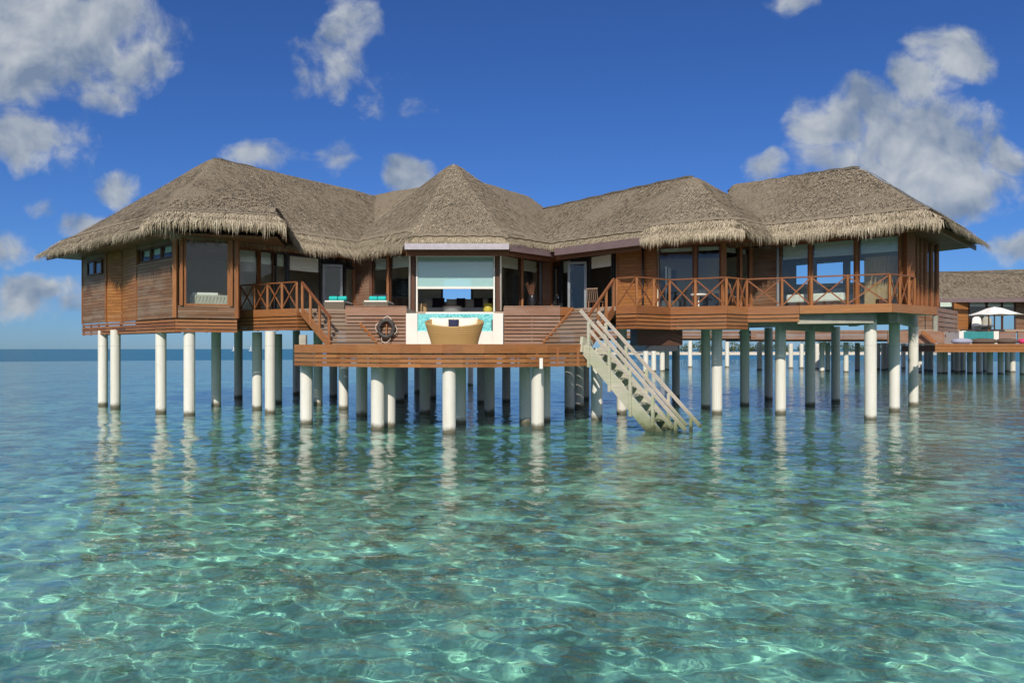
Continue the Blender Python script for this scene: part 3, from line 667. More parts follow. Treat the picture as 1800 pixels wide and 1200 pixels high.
# --- roofs
THATCH_FIELDS = []
def clip_poly(poly, a, b, c):     # keep a*x+b*y+c >= 0
    out = []
    for i in range(len(poly)):
        p, q = poly[i], poly[(i+1) % len(poly)]
        fp = a*p[0]+b*p[1]+c; fq = a*q[0]+b*q[1]+c
        if fp >= 0: out.append(p)
        if (fp >= 0) != (fq >= 0):
            t = fp/(fp-fq); out.append((p[0]+t*(q[0]-p[0]), p[1]+t*(q[1]-p[1])))
    return out
def roof(poly, refs, ez, name='thatch_roof', visible=None, fringe_edges=(), trim_edges=(), k=.09, parent=None, cell=.22, dens=125, straw=1.0, hang=1.0, edge_z=None):
    """eave polygon counter-clockwise from above; refs[i] = a point (x, y, z) that the plane of edge i passes through (z above the eye)"""
    parent = parent or villa
    n_ = len(poly); pl = []
    for i in range(n_):
        p = Vector(poly[i]); q = Vector(poly[(i+1) % n_]); d = (q-p).normalized(); nn = Vector((-d.y, d.x))
        e = ez if edge_z is None or edge_z[i] is None else edge_z[i]
        if isinstance(refs[i], (int, float)): sl = refs[i]
        else: sl = (refs[i][2]-e)/((Vector(refs[i][:2])-p).dot(nn))
        pl.append((nn.x*sl, nn.y*sl, e-sl*(nn.x*p.x+nn.y*p.y), sl, p, d, nn, (q-p).length))
    PL_ = np.array([x[:3] for x in pl])
    def zfun(xy):
        h = xy@PL_[:, :2].T+PL_[:, 2]; m = h.min(1)
        return m-k*np.log(np.exp(-(h-m[:, None])/k).sum(1))
    surf = MB(); Bl = []
    for i in range(n_):
        reg = list(map(tuple, poly))
        for j in range(n_):
            if j != i: reg = clip_poly(reg, PL_[j, 0]-PL_[i, 0], PL_[j, 1]-PL_[i, 1], PL_[j, 2]-PL_[i, 2])
            if len(reg) < 3: break
        if len(reg) < 3: continue
        _, _, _, sl, p, d, nn, L = pl[i]
        loc = np.array([[(Vector(r_)-p).dot(d), (Vector(r_)-p).dot(nn)] for r_ in reg])
        vis = visible is None or i in visible
        cs = cell if vis else 1.0
        vmax = loc[:, 1].max(); rows = max(2, int(vmax/cs)); wide = loc[:, 0].max()-loc[:, 0].min(); cols = max(2, int(wide/cs))
        VV = []
        for a in range(rows+1):
            vv = vmax*min(a/rows, .9995)
            xs = []
            for b in range(len(loc)):
                p1, p2 = loc[b], loc[(b+1) % len(loc)]
                if (p1[1]-vv)*(p2[1]-vv) <= 0 and abs(p1[1]-p2[1]) > 1e-9:
                    xs.append(p1[0]+(vv-p1[1])/(p2[1]-p1[1])*(p2[0]-p1[0]))
                elif abs(p1[1]-vv) < 1e-6: xs.append(p1[0])
            x0, x1 = (min(xs), max(xs)) if xs else (0, 0)
            for b in range(cols+1):
                u_ = x0+(x1-x0)*b/cols; VV.append((p.x+d.x*u_+nn.x*vv, p.y+d.y*u_+nn.y*vv))
        VV = np.array(VV); zv = zfun(VV)
        zv = zv+.10*(vnoise(VV[:, 0]+9, VV[:, 1], 1.9)-.5)+.05*(vnoise(VV[:, 0], VV[:, 1]+5, .6)-.5)
        V3 = np.column_stack([VV, zv+H]); ii = np.arange((rows+1)*(cols+1)).reshape(rows+1, cols+1)
        q = np.stack([ii[:-1, :-1], ii[:-1, 1:], ii[1:, 1:], ii[1:, :-1]], -1).reshape(-1, 4)
        surf.np(V3, q, np.full(len(q), .26))
        if vis:      # short straws lying down the slope
            area = wide*vmax*.75; cnt = int(area*dens/.9); 
            uu = rng.uniform(loc[:, 0].min(), loc[:, 0].max(), cnt); vv = rng.uniform(.85 if i in fringe_edges else (.5 if i in trim_edges else .2), vmax, cnt)
            xy = np.column_stack([p.x+d.x*uu+nn.x*vv, p.y+d.y*uu+nn.y*vv])
            h = xy@PL_[:, :2].T+PL_[:, 2]; ok = h.argmin(1) == i; xy = xy[ok]
            for j in range(n_):
                pj, dj, nj = pl[j][4], pl[j][5], pl[j][6]
            z = zfun(xy)
            down = np.array([-nn.x, -nn.y, -sl])/math.sqrt(1+sl*sl); nor = np.array([-nn.x*sl, -nn.y*sl, 1])/math.sqrt(1+sl*sl)
            side = np.array([d.x, d.y, 0]); m = len(xy)
            vd = (xy-np.array([p.x, p.y]))@np.array([nn.x, nn.y]); v0_ = .56 if i in fringe_edges else .32
            rs = np.where((i in fringe_edges or i in trim_edges) & (vd > v0_-.05), .125*np.clip(1-(vd-v0_)/.9, 0, 1), 0)
            base = np.column_stack([xy, z+H])+nor*(.02+rs)[:, None]
            ang = rng.normal(0, .28, m); lift = rng.uniform(.05, .24, m); ln = rng.uniform(.14, .33, m)*straw; wd = rng.uniform(.011, .026, m)*straw
            dirv = down[None]*np.cos(ang)[:, None]+side[None]*np.sin(ang)[:, None]+nor[None]*lift[:, None]
            sdv = side[None]*np.cos(ang)[:, None]-down[None]*np.sin(ang)[:, None]
            a_ = base+sdv*wd[:, None]; b_ = base-sdv*wd[:, None]; c_ = base+dirv*ln[:, None]
            V4 = np.stack([a_, b_, c_], 1).reshape(-1, 3); t = np.arange(m*3).reshape(m, 3)
            patch = vnoise(xy[:, 0], xy[:, 1], 1.3)
            surf.np(V4, t, np.clip(rng.beta(.9, 1.0, m)*.80+patch*.3-.08, 0, 1))
    ro = surf.build(name, 'thatch', parent, smooth=False)
    # lower layer of fresher thatch hanging over the eave
    for i in fringe_edges:
        _, _, _, sl, p, d, nn, L = pl[i]; fringe(ro, p, d, nn, sl, L, pl[i], zfun, hang=hang)
    for i in trim_edges:
        _, _, _, sl, p, d, nn, L = pl[i]; fringe(ro, p, d, nn, sl, L, pl[i], zfun, short=True)
    # dark ceiling boards under the eaves
    so = MB(); pts = []
    for i in range(n_):
        _, _, _, sl, p, d, nn, L = pl[i]
        for e, f_ in ((p, 0), (p+d*L, L)):
            pass
    mean_z = H+min(ez, min([e for e in (edge_z or [ez]) if e is not None]))-.16
    c_ = sum((Vector(x) for x in poly), Vector((0, 0)))/n_
    inner = [tuple(Vector(x)+(c_-Vector(x)).normalized()*.30) for x in poly]
    so.prism(inner, mean_z-.05, mean_z); so.build('soffit', 'soffit', ro)
    return ro, zfun
def fringe(ro, p, d, nn, sl, L, plane, zfun, short=False, hang=1.0):
    mb = MB(); den = 66
    e3 = lambda u_, v_: np.column_stack([p.x+d.x*u_+nn.x*v_, p.y+d.y*u_+nn.y*v_])
    down = np.array([-nn.x, -nn.y, -sl])/math.sqrt(1+sl*sl); nor = np.array([-nn.x*sl, -nn.y*sl, 1])/math.sqrt(1+sl*sl); side = np.array([d.x, d.y, 0])
    rows = ((.52, .30, .46, 1.0), (.38, .30, .50, 1.0), (.22, .32, .55, 1.1), (.08, .34, .62, 1.2), (.02, .30, .60, 1.2), (.00, .30, .62, 1.3)) if not short else ((.30, .18, .28, .8), (.16, .15, .24, .8), (.04, .08, .16, .8))
    for v0, l0, l1, dn in rows:
        m = int(L*den*dn); u_ = rng.uniform(-.04, L+.04, m); v_ = v0+rng.normal(0, .05, m)
        xy = e3(u_, v_); z = np.minimum(zfun(xy), 1e9)+H
        base = np.column_stack([xy, z])+nor*(.035+.05*(v0 > .3))
        ln = rng.uniform(l0, l1, m)*hang*(.72+.56*vnoise(u_*1.0+v0*31, u_*0+v0*7, .34)); an = rng.normal(0, .20, m); wd = rng.uniform(.008, .019, m)
        dirv = down[None]*np.cos(an)[:, None]+side[None]*np.sin(an)[:, None]
        sdv = side[None]*np.cos(an)[:, None]-down[None]*np.sin(an)[:, None]
        lift = rng.uniform(-.02, .10, m); drop = rng.uniform(.25, 1.0, m)*(1.0 if v0 < .3 else .35) if v0 > 0 else rng.uniform(1.1, 1.5, m)
        mid = base+dirv*(ln*.5)[:, None]+nor[None]*(lift*.5)[:, None]
        tip = mid+(dirv*(1-drop*.6)[:, None]+np.array([0, 0, -1])[None]*(drop*.75)[:, None])*(ln*.5)[:, None]
        V5 = np.stack([base+sdv*wd[:, None], base-sdv*wd[:, None], mid-sdv*(wd*.85)[:, None], mid+sdv*(wd*.85)[:, None], tip], 1).reshape(-1, 3)
        ix = np.arange(m)*5
        q = np.stack([ix, ix+1, ix+2, ix+3], 1); t = np.stack([ix+3, ix+2, ix+4], 1)
        rr = np.clip(rng.beta(1.5, 1.3, m)*.8+.3*vnoise(u_*1.0, v_*3+v0*9, .5)-.05, 0, 1)
        mb.np(V5, q, rr); b = len(mb.v)-len(V5)
        mb.f.extend([tuple(int(x)+b for x in f) for f in t]); mb.r.extend(rr.tolist())
    # solid bed of the layer
    k = max(2, int(L/.25)); uu = np.linspace(0, L, k+1)
    for a in range(k):
        rowv = []
        for u_ in (uu[a], uu[a+1]):
            for v_, off, dz in ((.56, .05, 0), (.0, .03, 0), (.0, .0, -.12)):
                xy = e3(np.array([u_]), np.array([v_])); zz_ = zfun(xy)[0]+H+dz
                rowv.append((xy[0, 0]+nor[0]*off, xy[0, 1]+nor[1]*off, zz_+nor[2]*off))
        mb.add(rowv, [(0, 1, 4, 3), (1, 2, 5, 4)], .25)
    mb.build('thatch_fringe', 'fringe', ro)
    # scalloped lip of the upper layer
    lip = MB(); k = max(4, int(L/.09)); prev = None
    for a in range(k+1):
        u_ = L*a/k; v_ = (.56 if not short else .32)+.045*abs(math.sin(u_*math.pi/.62)) - .03
        xy = e3(np.array([u_]), np.array([v_])); z = zfun(xy)[0]+H
        pt = Vector((xy[0, 0], xy[0, 1], z)); nv = Vector(nor); dv = Vector(down)
        xu = e3(np.array([min(max(u_, .5), L-.5)]), np.array([v_+.95])); zu = zfun(xu)[0]+H
        cur = (tuple(pt+nv*.02), tuple(pt+nv*.105), (xu[0, 0], xu[0, 1], zu-.03))
        if prev:
            lip.add([prev[0], cur[0], cur[1], prev[1]], [(0, 1, 2, 3)], .1); lip.add([prev[1], cur[1], cur[2], prev[2]], [(0, 1, 2, 3)], .35)
        prev = cur
    lip.build('thatch_lip', 'thatch', ro)
    if not short:
        eb = MB(); k = 1
        a0 = p+nn*.22; a1 = p+d*L+nn*.22; zb = zfun(np.array([[ (p+d*(L/2)).x, (p+d*(L/2)).y]]))[0]+H
        eb.beam((a0.x, a0.y, zb-.22), (a1.x, a1.y, zb-.22), .05, .20); eb.build('eave_board', 'post', ro)
A1 = (-13.65, 32.5, 8.75); R1 = (-7.87, 39.3, 8.75)
_, zr1 = roof([(-21.6, 32.65), (-12.9, 25.45), (-1.94, 38.3), (-9.8, 44.97)], [A1, A1, R1, A1], 4.40, visible={0, 1}, fringe_edges=(0, 1))
roof([(-17.4, 29.1), (-13.05, 25.30), (-8.55, 26.6), (-9.3, 30.5), (-13.3, 31.0)], [A1, .50, 1.6, 3.0, 3.0], 4.70, visible={0, 1, 2}, fringe_edges=(1, 2), hang=1.45, edge_z=[4.37, 4.70, 4.70, 4.7, 4.7])
AP = (-2.90, 35.2, 9.30)
PAV = [(-4.45, 29.7), (-.12, 29.7), (3.6, 33.5), (3.6, 37), (-.15, 41), (-5.6, 41), (-9.2, 37), (-9.1, 34.5)]
roof(PAV, [AP]*8, 4.40, visible={0, 1, 7}, fringe_edges=(7,), trim_edges=(0, 1))
e = Vector((.832, -.555)); n2 = Vector((-.555, -.832)); RL = Vector((-9.0, 40.4)); RC = Vector((-3.0, 36.4))
roof([tuple(RL-e*4+n2*5), tuple(RC+e*1+n2*5), tuple(RC+e*1-n2*5), tuple(RL-e*4-n2*5)], [(*RL, 8.62), 3.0, (*RL, 8.62), 1.2], 4.35, visible={0}, dens=25)
e = Vector((.61, .79)); n2 = Vector((.79, -.61)); RA = Vector((-2.6, 35.3)); RB = Vector((1.25, 40.3))
roof([tuple(RA-e*.5+n2*4.5), tuple(RB+e*3+n2*4.5), tuple(RB+e*3-n2*4.5), tuple(RA-e*.5-n2*4.5)], [(*RB, 8.62), 1.2, (*RB, 8.62), 3.0], 4.35, visible={0}, dens=25)
A3 = (7.85, 30.84, 7.55); R3 = (1.6, 36.3, 7.55)
_, zr3 = roof([(-1.0, 34.05), (5.1, 27.95), (8.5, 26.15), (12.3, 29.6), (8.5, 35.2), (.5, 42)], [A3, A3, A3, (9.5, 32.5, 7.0), A3, R3], 4.38, visible={0, 1, 2}, fringe_edges=(1, 2), trim_edges=(0,))
A4 = (14.35, 29.4, 7.58); R4 = (10.07, 33.1, 7.58)
_, zr4 = roof([(7.6, 29.43), (14.45, 23.95), (19.3, 29.2), (16.4, 34.2), (9.4, 40.0)], [A4, A4, A4, A4, 1.6], 4.38, visible={0, 1}, fringe_edges=(0, 1))
# ridge caps: rolled thatch along the ridges and hips seen against the sky
def cap(zf, p, q, r=.07, parent=None):
    mb = MB(); k = 24; pts = []
    for i in range(k+1):
        t = i/k; x, y = p[0]+(q[0]-p[0])*t, p[1]+(q[1]-p[1])*t
        pts.append((x, y, H+zf(np.array([[x, y]]))[0]+.01+.02*math.sin(i*1.7)))
    mb.tube(pts, r, 8); mb.build('ridge_cap', 'ridge_cap', parent or villa, smooth=True)
cap(zr1, A1, R1); cap(zr3, A3, R3); cap(zr4, A4, R4)
# gutters
def gutter(p, q, zc, mat, w=.16, h=.17):
    s = Seg(p, q); mb = MB(); s.box(mb, 0, s.L, -.02, w, zc-h, zc-h+.02); s.box(mb, 0, s.L, w-.02, w, zc-h+.02, zc); s.box(mb, 0, s.L, -.02, 0, zc-h+.02, zc)
    s.box(mb, 0, .015, 0, w-.02, zc-h+.02, zc-.002); s.box(mb, s.L-.015, s.L, 0, w-.02, zc-h+.02, zc-.002)
    return mb.build('gutter', mat, villa)
gutter((-4.45, 29.66), (-.12, 29.66), 6.86, 'silver', .2, .24)
gutter((-.10, 29.74), (1.83, 31.68), 6.86, 'gutter_brown', .08, .28); gutter((1.90, 31.0), (5.05, 27.92), 6.86, 'gutter_brown', .08, .30)
for p, q in (((-4.45, 29.85), (-.12, 29.85)), ((-.12, 29.9), (1.8, 31.8)), ((1.95, 31.2), (5.1, 28.15))):
    s = Seg(p, q); mb = MB(); s.box(mb, 0, s.L, -.05, 0, 6.40, 6.64); mb.build('eave_board', 'soffit', villa)
# --- piles under the house
PILES = [(181,713),(203,717),(283,726),(333,730),(380,713),(419,699),(452,719),(475,726),(488,708),(521,693),(559,711),(586,698),(694,705),(703,706),(711,697),(734,690),(760,700),
 (827,677),(890,706),(1018,717),(1029,702),(1093,727),(1188,699),(1240.5,717),(1260,727),(1309,713),(1351,702),(1372,727),(1424,713),(1469,706),(1530,737),(1572,723),(1605.5,713)]
def pile(px, by, ztop, parent, rad=.20):
    Y_ = FPX*H/(by-613); x, y = at(px, Y_+rad*.9)
    mb = MB(); rad *= random.uniform(.96, 1.03)
    mb.lathe([(rad, -2.4), (rad, .02), (rad*1.0, 1.6), (rad, ztop)], 20, (x, y, 0)); return mb.build('pile', 'pile', parent, smooth=False)
for px, by in PILES:
    zt = 3.3 if px < 400 else (3.5 if px < 1160 else 3.55)
    if 440 < px < 500: zt = 3.19
    o = pile(px, by, zt, villa)
# pile heads under the right terrace
for x0, y0 in ((12.55, 25.2), ):
    mb = MB(); mb.box(x0-.18, x0+.18, y0-.18, y0+.18, 3.6, 3.88); mb.build('pile_head', 'concrete', villa, .01)
# --- railings
def railing(pts, parent, zf=F, h=1.02, braces=True, name='railing'):
    mb = MB()
    P3 = [Vector((x, y, zf)) for x, y in pts]
    for a, b in zip(P3[:-1], P3[1:]): mb.beam(a+Vector((0, 0, h)), b+Vector((0, 0, h)), .075, .05)
    o = mb.build(name, 'rail', parent)
    for a in P3:
        pb = MB(); pb.beam(a, a+Vector((0, 0, h-.026)), .085, .085); pb.build('post', 'post', o, .005)
    if braces:
        for a, b in zip(P3[:-1], P3[1:]):
            d = (b-a).normalized()*.05; bb = MB(); off = Vector((d.y, -d.x, 0)).normalized()*.018
            bb.beam(a+d+Vector((0, 0, .05))+off, b-d+Vector((0, 0, h-.06))+off, .032, .05); bb.beam(a+d+Vector((0, 0, h-.06))-off, b-d+Vector((0, 0, .05))-off, .032, .05)
            bb.build('cross_brace', 'rail', o)
    return o
def lerp(a, b, t): return (a[0]+(b[0]-a[0])*t, a[1]+(b[1]-a[1])*t)
def inset(p, dx=0, dy=.07): return (p[0]+dx, p[1]+dy)
i1 = inset(lerp(D1, D2, .03)); i2 = inset(D2, -.05, .09)
railing([lerp(i1, i2, t) for t in (0, .26, .50, .75, 1)], villa)
q = [inset(SR2, .03, .1), inset(E2, 0, .1), lerp(inset(E2, 0, .1), inset(E3, 0, .1), .5), inset(E3, 0, .1), lerp(inset(E3, 0, .1), inset(E4, 0, .1), .46), inset(E4, 0, .1), lerp(inset(E4, 0, .1), inset(E5, 0, .1), .55), inset(E5, 0, .1)]
e5, e6, e7 = inset(E5, 0, .1), inset(E6, -.03, .12), inset(E7, -.05, .1)
q += [lerp(e5, e6, t) for t in (.26, .47, .72, 1)] + [lerp(e6, e7, t) for t in (.22, .42, .55)]
railing(q, villa)
# ------------------------------------------------------------------ lower sun deck
deck = thing('sun_deck', 'lower wooden sun deck with slatted curved front on white piles, in front of the pool', 'deck', (-2.3, 24, 0))
arc = [at(518, 23.5)]
for i in range(1, 14):
    px = 518+(1036-518)*i/14; t = (px-777)/259; arc.append(at(px, 20.95+2.25*t*t))
arc.append(at(1036, 23.2))
mb = MB(); mb.prism(arc+[(2.75, 24.4), (1.9, 26.95), (-6.2, 26.95), (-7.3, 24.6)], P-.07, P); mb.build('deck_floor', 'deck_boards', deck)
for z0, z1, nm in ((P-.26, P+.012, 'fascia_board'), (P-.41, P-.30, 'slat'), (P-.545, P-.435, 'slat'), (P-.68, P-.57, 'slat')):
    mb = MB()
    run = [(-7.3, 24.6)]+arc+[(2.75, 24.4)]
    for a, b in zip(run[:-1], run[1:]):
        s = Seg(a, b); s.box(mb, -.004, s.L+.004, -.035, .012, z0, z1)
    if z0 < P-.6:
        for q_ in arc[1:-1]:
            for dx in (0, .33): mb.box(q_[0]-.04+dx, q_[0]+.04+dx, q_[1]+.22, q_[1]+.28, P-.69, P-.08, 0)
    mb.build(nm, 'deck_fascia', deck)
for y in (22.2, 23.4, 24.8, 26.2):
    mb = MB(); mb.box(-6.0 if y > 23 else -4.6, 1.8 if y > 23 else .8, y-.1, y+.1, P-.40, P-.071); mb.build('deck_beam', 'concrete', deck)
for px, by in [(539,745),(604,719),(636,731.5),(664,754.5),(684,751),(747,727),(789.5,761),(809,744),(846,708),(860.5,727),(923,743),(945,753.6),(957,740),(1001,723),(1049,738)]:
    pile(px, by, P-.10 if px != 945 else P-.45, deck, .205)
mb = MB(); s_ = at(951, 21.6); mb.box(s_[0]-.05, s_[0]+.05, s_[1]-.10, s_[1]+.02, 1.9, 2.22); mb.build('pipe_stub', 'white', deck)
x, y = at(532, 23.9); mb = MB(); mb.box(x-.12, x+.10, y, y+.2, P, P+.34); mb.build('low_post', 'concrete', deck); 
# ------------------------------------------------------------------ stairs between the decks
def stairs(name, label, TL, TR, BL, BR, n, rail_side):
    st = thing(name, label, 'staircase', (*BL, P), 'stairs between the two decks')
    for i in range(n):
        t0 = i/n; t1 = (i+1)/n; z = F-(F-P)*(i+1)/(n+1)
        a, b, c, d = lerp(TL, BL, t0), lerp(TR, BR, t0), lerp(TR, BR, t1+.15/n), lerp(TL, BL, t1+.15/n)
        for k0, k1 in ((0, .48), (.52, 1.0)):
            q = [lerp(a, d, k0), lerp(b, c, k0), lerp(b, c, k1), lerp(a, d, k1)]
            mb = MB() if k0 == 0 else mb
            mb.prism(q[::-1], z-.04, z)
        rz = MB(); e_, f_ = lerp(TL, BL, t0), lerp(TR, BR, t0); s = Seg(e_, f_); s.box(rz, .03, s.L-.03, -.02, 0, z+.012, z+(F-P)/(n+1)-.05)
        t_ = mb.build('tread', 'tread', st); rz.build('riser', 'tread', st)
    rz = MB(); s = Seg(BL, BR); s.box(rz, .03, s.L-.03, -.04, -.02, P, P+(F-P)/(n+1)-.045); rz.build('riser', 'tread', st)
    for (T, B) in ((TL, BL), (TR, BR)):
        mb = MB(); mb.beam((*T, F-.12), (*B, P+.0), .06, .30); mb.build('stringer', 'skirt', st)
    T, B = (TL, BL) if rail_side == 'L' else (TR, BR)
    rl = MB(); rl.beam((*T, F+1.0), (*lerp(T, B, 1.02), P+.98), .085, .07); ro = rl.build('handrail', 'rail', st)
    for t in (.02, .32, .64, .97):
        p = lerp(T, B, t); z = F+(P-F)*t; pb = MB(); pb.beam((*p, z-.2), (*p, z+.97), .09, .09); pb.build('post', 'post', st, .005)
    return st
stairs('deck_staircase', 'wooden stairs with one handrail, left of the life ring', (-8.05, 27.25), (-6.42, 27.75), (-6.55, 25.6), (-4.95, 25.9), 8, 'L')
stairs('deck_staircase', 'wooden stairs with one handrail, between the slatted wall and the pale water steps', (2.36, 27.2), (3.72, 25.95), (1.15, 25.3), (2.62, 24.3), 8, 'R')
# ------------------------------------------------------------------ weathered steps into the water
ws = thing('water_steps', 'steep pale weathered wooden steps going down from the deck into the sea', 'staircase', (4.5, 21.5, 0))
dv = Vector((.79, -.61)); sv = Vector((.61, .79)); T0 = Vector((2.42, 22.95)); slope = 2.62/2.62
def wpt(run, side, z): p = T0+dv*run+sv*side; return Vector((p.x, p.y, z))
for sd in (0, 1.02):
    mb = MB(); mb.beam(wpt(-.12, sd, P-.18+.12), wpt(3.0, sd, P-.18-3.0*1.03), .07, .40); mb.build('stringer', 'old_wood', ws, .006)
for i in range(11):
    r_ = .22+i*.245; z = P-.20-r_*1.03+.10
    mb = MB(); mb.beam(wpt(r_, .04, z), wpt(r_, .98, z), .26, .045); mb.build('tread', 'old_wood', ws)
for sd in (-.055, 1.075):
    mb = MB(); mb.beam(wpt(-.22, sd, P+1.12), wpt(3.42, sd, P+1.12-3.64*1.0), .055, .11); mb.build('handrail', 'old_rail', ws, .008)
    mb = MB(); mb.beam(wpt(.12 if sd < 0 else -.2, sd*.9, P+.48 if sd < 0 else P+.80), wpt(3.0, sd*.9, P+.48-2.88*1.03 if sd < 0 else P+.80-3.2*1.03), .045, .10); mb.build('midrail', 'old_rail', ws, .008)
    for r_ in (.1, .86, 1.60, 2.36, 3.1):
        zt = P+1.05-(r_+.22)*1.0; mb = MB(); mb.beam(wpt(r_, sd*.97, zt-1.45), wpt(r_, sd*.97, zt), .09, .09, up=(dv.x, dv.y, 0)); mb.build('post', 'old_wood', ws, .008)
mb = MB(); mb.beam(wpt(-.15, .5, P-.1), wpt(-.15, -.12, P+.02), .1, .5); mb.build('top_bracket', 'old_wood', ws)
# ------------------------------------------------------------------ plunge pool
pool = thing('plunge_pool', 'white plunge pool with turquoise mosaic front between the two slatted walls', 'pool', (-2.1, 27, P))
px0, px1, pin0, pin1 = -3.97, -.33, -3.54, -.72
mb = MB(); mb.box(px0, pin0, 26.62, 29.3, P, 3.83); mb.box(pin1, px1, 26.62, 29.3, P, 3.83); mb.box(pin0, pin1, 26.622, 26.80, P, 3.16); mb.box(pin0, pin1, 29.1, 29.3, P, 4.0); mb.box(pin0, pin1, 26.80, 29.1, P, 2.8); mb.build('basin', 'white', pool, .01)
mb = MB(); mb.box(pin0, pin1, 26.70, 26.76, 3.16, 3.815); mb.build('mosaic_front', 'mosaic', pool)
mb = MB(); mb.box(pin1-.05, pin1-.005, 26.66, 26.699, 3.2, 3.6); mb.build('overflow_slot', 'metal_dark', pool)
mb = MB(); mb.box(pin0+.003, pin1-.003, 26.77, 29.09, 2.81, 3.80); mb.build('pool_water', 'mosaic', pool)
# ------------------------------------------------------------------ wicker sofa and pillow
sc_ = at(799, 24.6); sofa = thing('wicker_sofa', 'golden wicker tub sofa with cream cushions in front of the pool', 'sofa', (*sc_, P))
mb = MB(); n = 40; prof = [(0, .80, .55), (.3, .86, .60), (.62, .94, .66), (1.0, 1.02, .72)]; vs = []; fs = []
def rimz(a): return .56+.36*(.5+.5*math.sin(a))**.8
layers = [(t, sx, sy) for t, sx, sy in prof]+[(1.0, .95, .65), (.55, .88, .60)]
for t, sx, sy in layers:
    for j in range(n):
        a = 2*math.pi*j/n; vs.append((sc_[0]+sx*math.cos(a), sc_[1]+sy*math.sin(a), P+.01+t*rimz(a)))
for i in range(len(layers)-1):
    for j in range(n): fs.append((i*n+j, i*n+(j+1) % n, (i+1)*n+(j+1) % n, (i+1)*n+j))
mb.add(vs, fs, .5); mb.build('tub', 'wicker', sofa, smooth=False)
rp = [(sc_[0]+.985*math.cos(2*math.pi*j/n), sc_[1]+.685*math.sin(2*math.pi*j/n), P+.02+rimz(2*math.pi*j/n)) for j in range(n)]
mb = MB(); mb.tube(rp, .04, 8, True); mb.build('rim', 'wicker', sofa, smooth=True)
mb = MB(); mb.lathe([(.2, .28), (.85, .30), (.90, .36), (.90, .46), (.85, .52), (.2, .535)], 32, (*sc_, P), 1, .66); mb.build('seat_cushion', 'cushion', sofa, smooth=True)
for x, w in ((-.49, .80), (.36, .86)):
    mb = MB(); mb.pillow((sc_[0]+x, sc_[1]+.36, P+.73), w, .48, .26, -.18); mb.build('back_cushion', 'cushion', sofa, smooth=True)
mb = MB(); mb.pillow((sc_[0]-.05, sc_[1]+.18, P+.72), .37, .37, .16, -.2); tag(mb.build('throw_pillow', 'navy', smooth=True), 'navy blue pillow leaning in the middle of the wicker sofa', 'pillow')
# ------------------------------------------------------------------ life ring
rx, ry = at(679.5, 26.80); rz_ = zz(577.5, 26.8); lr = thing('life_ring', 'dark grey life ring with pale rope hanging on the slatted wall beside the pool', 'life ring', (rx, ry, rz_))
mb = MB(); ring_p = [(rx+.275*math.cos(a), ry-.06, rz_+.31*math.sin(a)) for a in np.linspace(0, 2*math.pi, 33)[:-1]]; mb.tube(ring_p, .085, 10, True); mb.build('ring', 'rubber', lr, smooth=True)
mb = MB(); pts = []
for a in np.linspace(.0, 2*math.pi, 49)[:-1]:
    r_ = .375+.055*math.cos(4*a+.6)+(.06 if 4.2 < a < 5.2 else 0); pts.append((rx+r_*.95*math.cos(a), ry-.07, rz_+r_*1.08*math.sin(a)))
mb.tube(pts, .013, 6, True); mb.build('rope', 'rope', lr, smooth=True)
mb = MB(); mb.box(rx-.02, rx+.02, ry-.02, ry+.02, rz_-.30, rz_+.20); mb.build('hook', 'post', lr)
# ------------------------------------------------------------------ daybeds with towels on the upper terrace
def lounger(x, y, w, label):
    l = thing('woven_lounger', label, 'lounger', (x, y, F), 'woven loungers on the upper terrace')
    mb = MB(); mb.hexa([(x-w*.44, y-.3, F), (x+w*.5, y-.3, F), (x+w*.5, y+1.4, F), (x-w*.44, y+1.4, F), (x-w*.5, y-.34, F+.34), (x+w*.53, y-.34, F+.34), (x+w*.53, y+1.4, F+.34), (x-w*.5, y+1.4, F+.34)]); mb.build('base', 'grey_weave', l, .01)
    mb = MB(); mb.box(x-w*.46, x+w*.48, y-.28, y+1.35, F+.342, F+.40); mb.build('mattress', 'linen', l, .02)
    return l
def towel(x, y, z, w, label):
    mb = MB(); pr = []
    mb.lathe([(.02, -w/2), (.075, -w/2), (.092, -w/2+.02), (.095, 0), (.092, w/2-.02), (.075, w/2), (.02, w/2)], 14)
    mb.v = [(x+q[2], y+q[1], z+.09+q[0]) for q in mb.v]
    return tag(mb.build('rolled_towel', 'turquoise', smooth=True), label, 'towel', 'rolled turquoise towels')
lx, ly = at(590, 29.0); lounger(lx, ly, .82, 'grey woven lounger with turquoise towels, in front of the open glass door')
towel(lx-.05, ly-.15, F+.40, .34, 'turquoise rolled towel by the open glass door, nearer the handrail'); towel(lx+.32, ly-.15, F+.40, .34, 'turquoise rolled towel by the open glass door, nearer the pool')
lx2, ly2 = at(662, 29.0); lounger(lx2, ly2, 1.0, 'grey woven lounger with turquoise towels, behind the slatted wall with the life ring')
towel(lx2-.10, ly2-.15, F+.40, .33, 'turquoise rolled towel above the life ring, the outer one'); towel(lx2+.25, ly2-.15, F+.40, .33, 'turquoise rolled towel above the life ring, beside the pool screen')
mb = MB(); mb.pillow((lx2+.1, ly2+.15, F+.55), .6, .3, .12, -.3); tag(mb.build('scatter_pillow', 'purple', smooth=True), 'dark purple pillow behind the turquoise towels above the life ring', 'pillow')
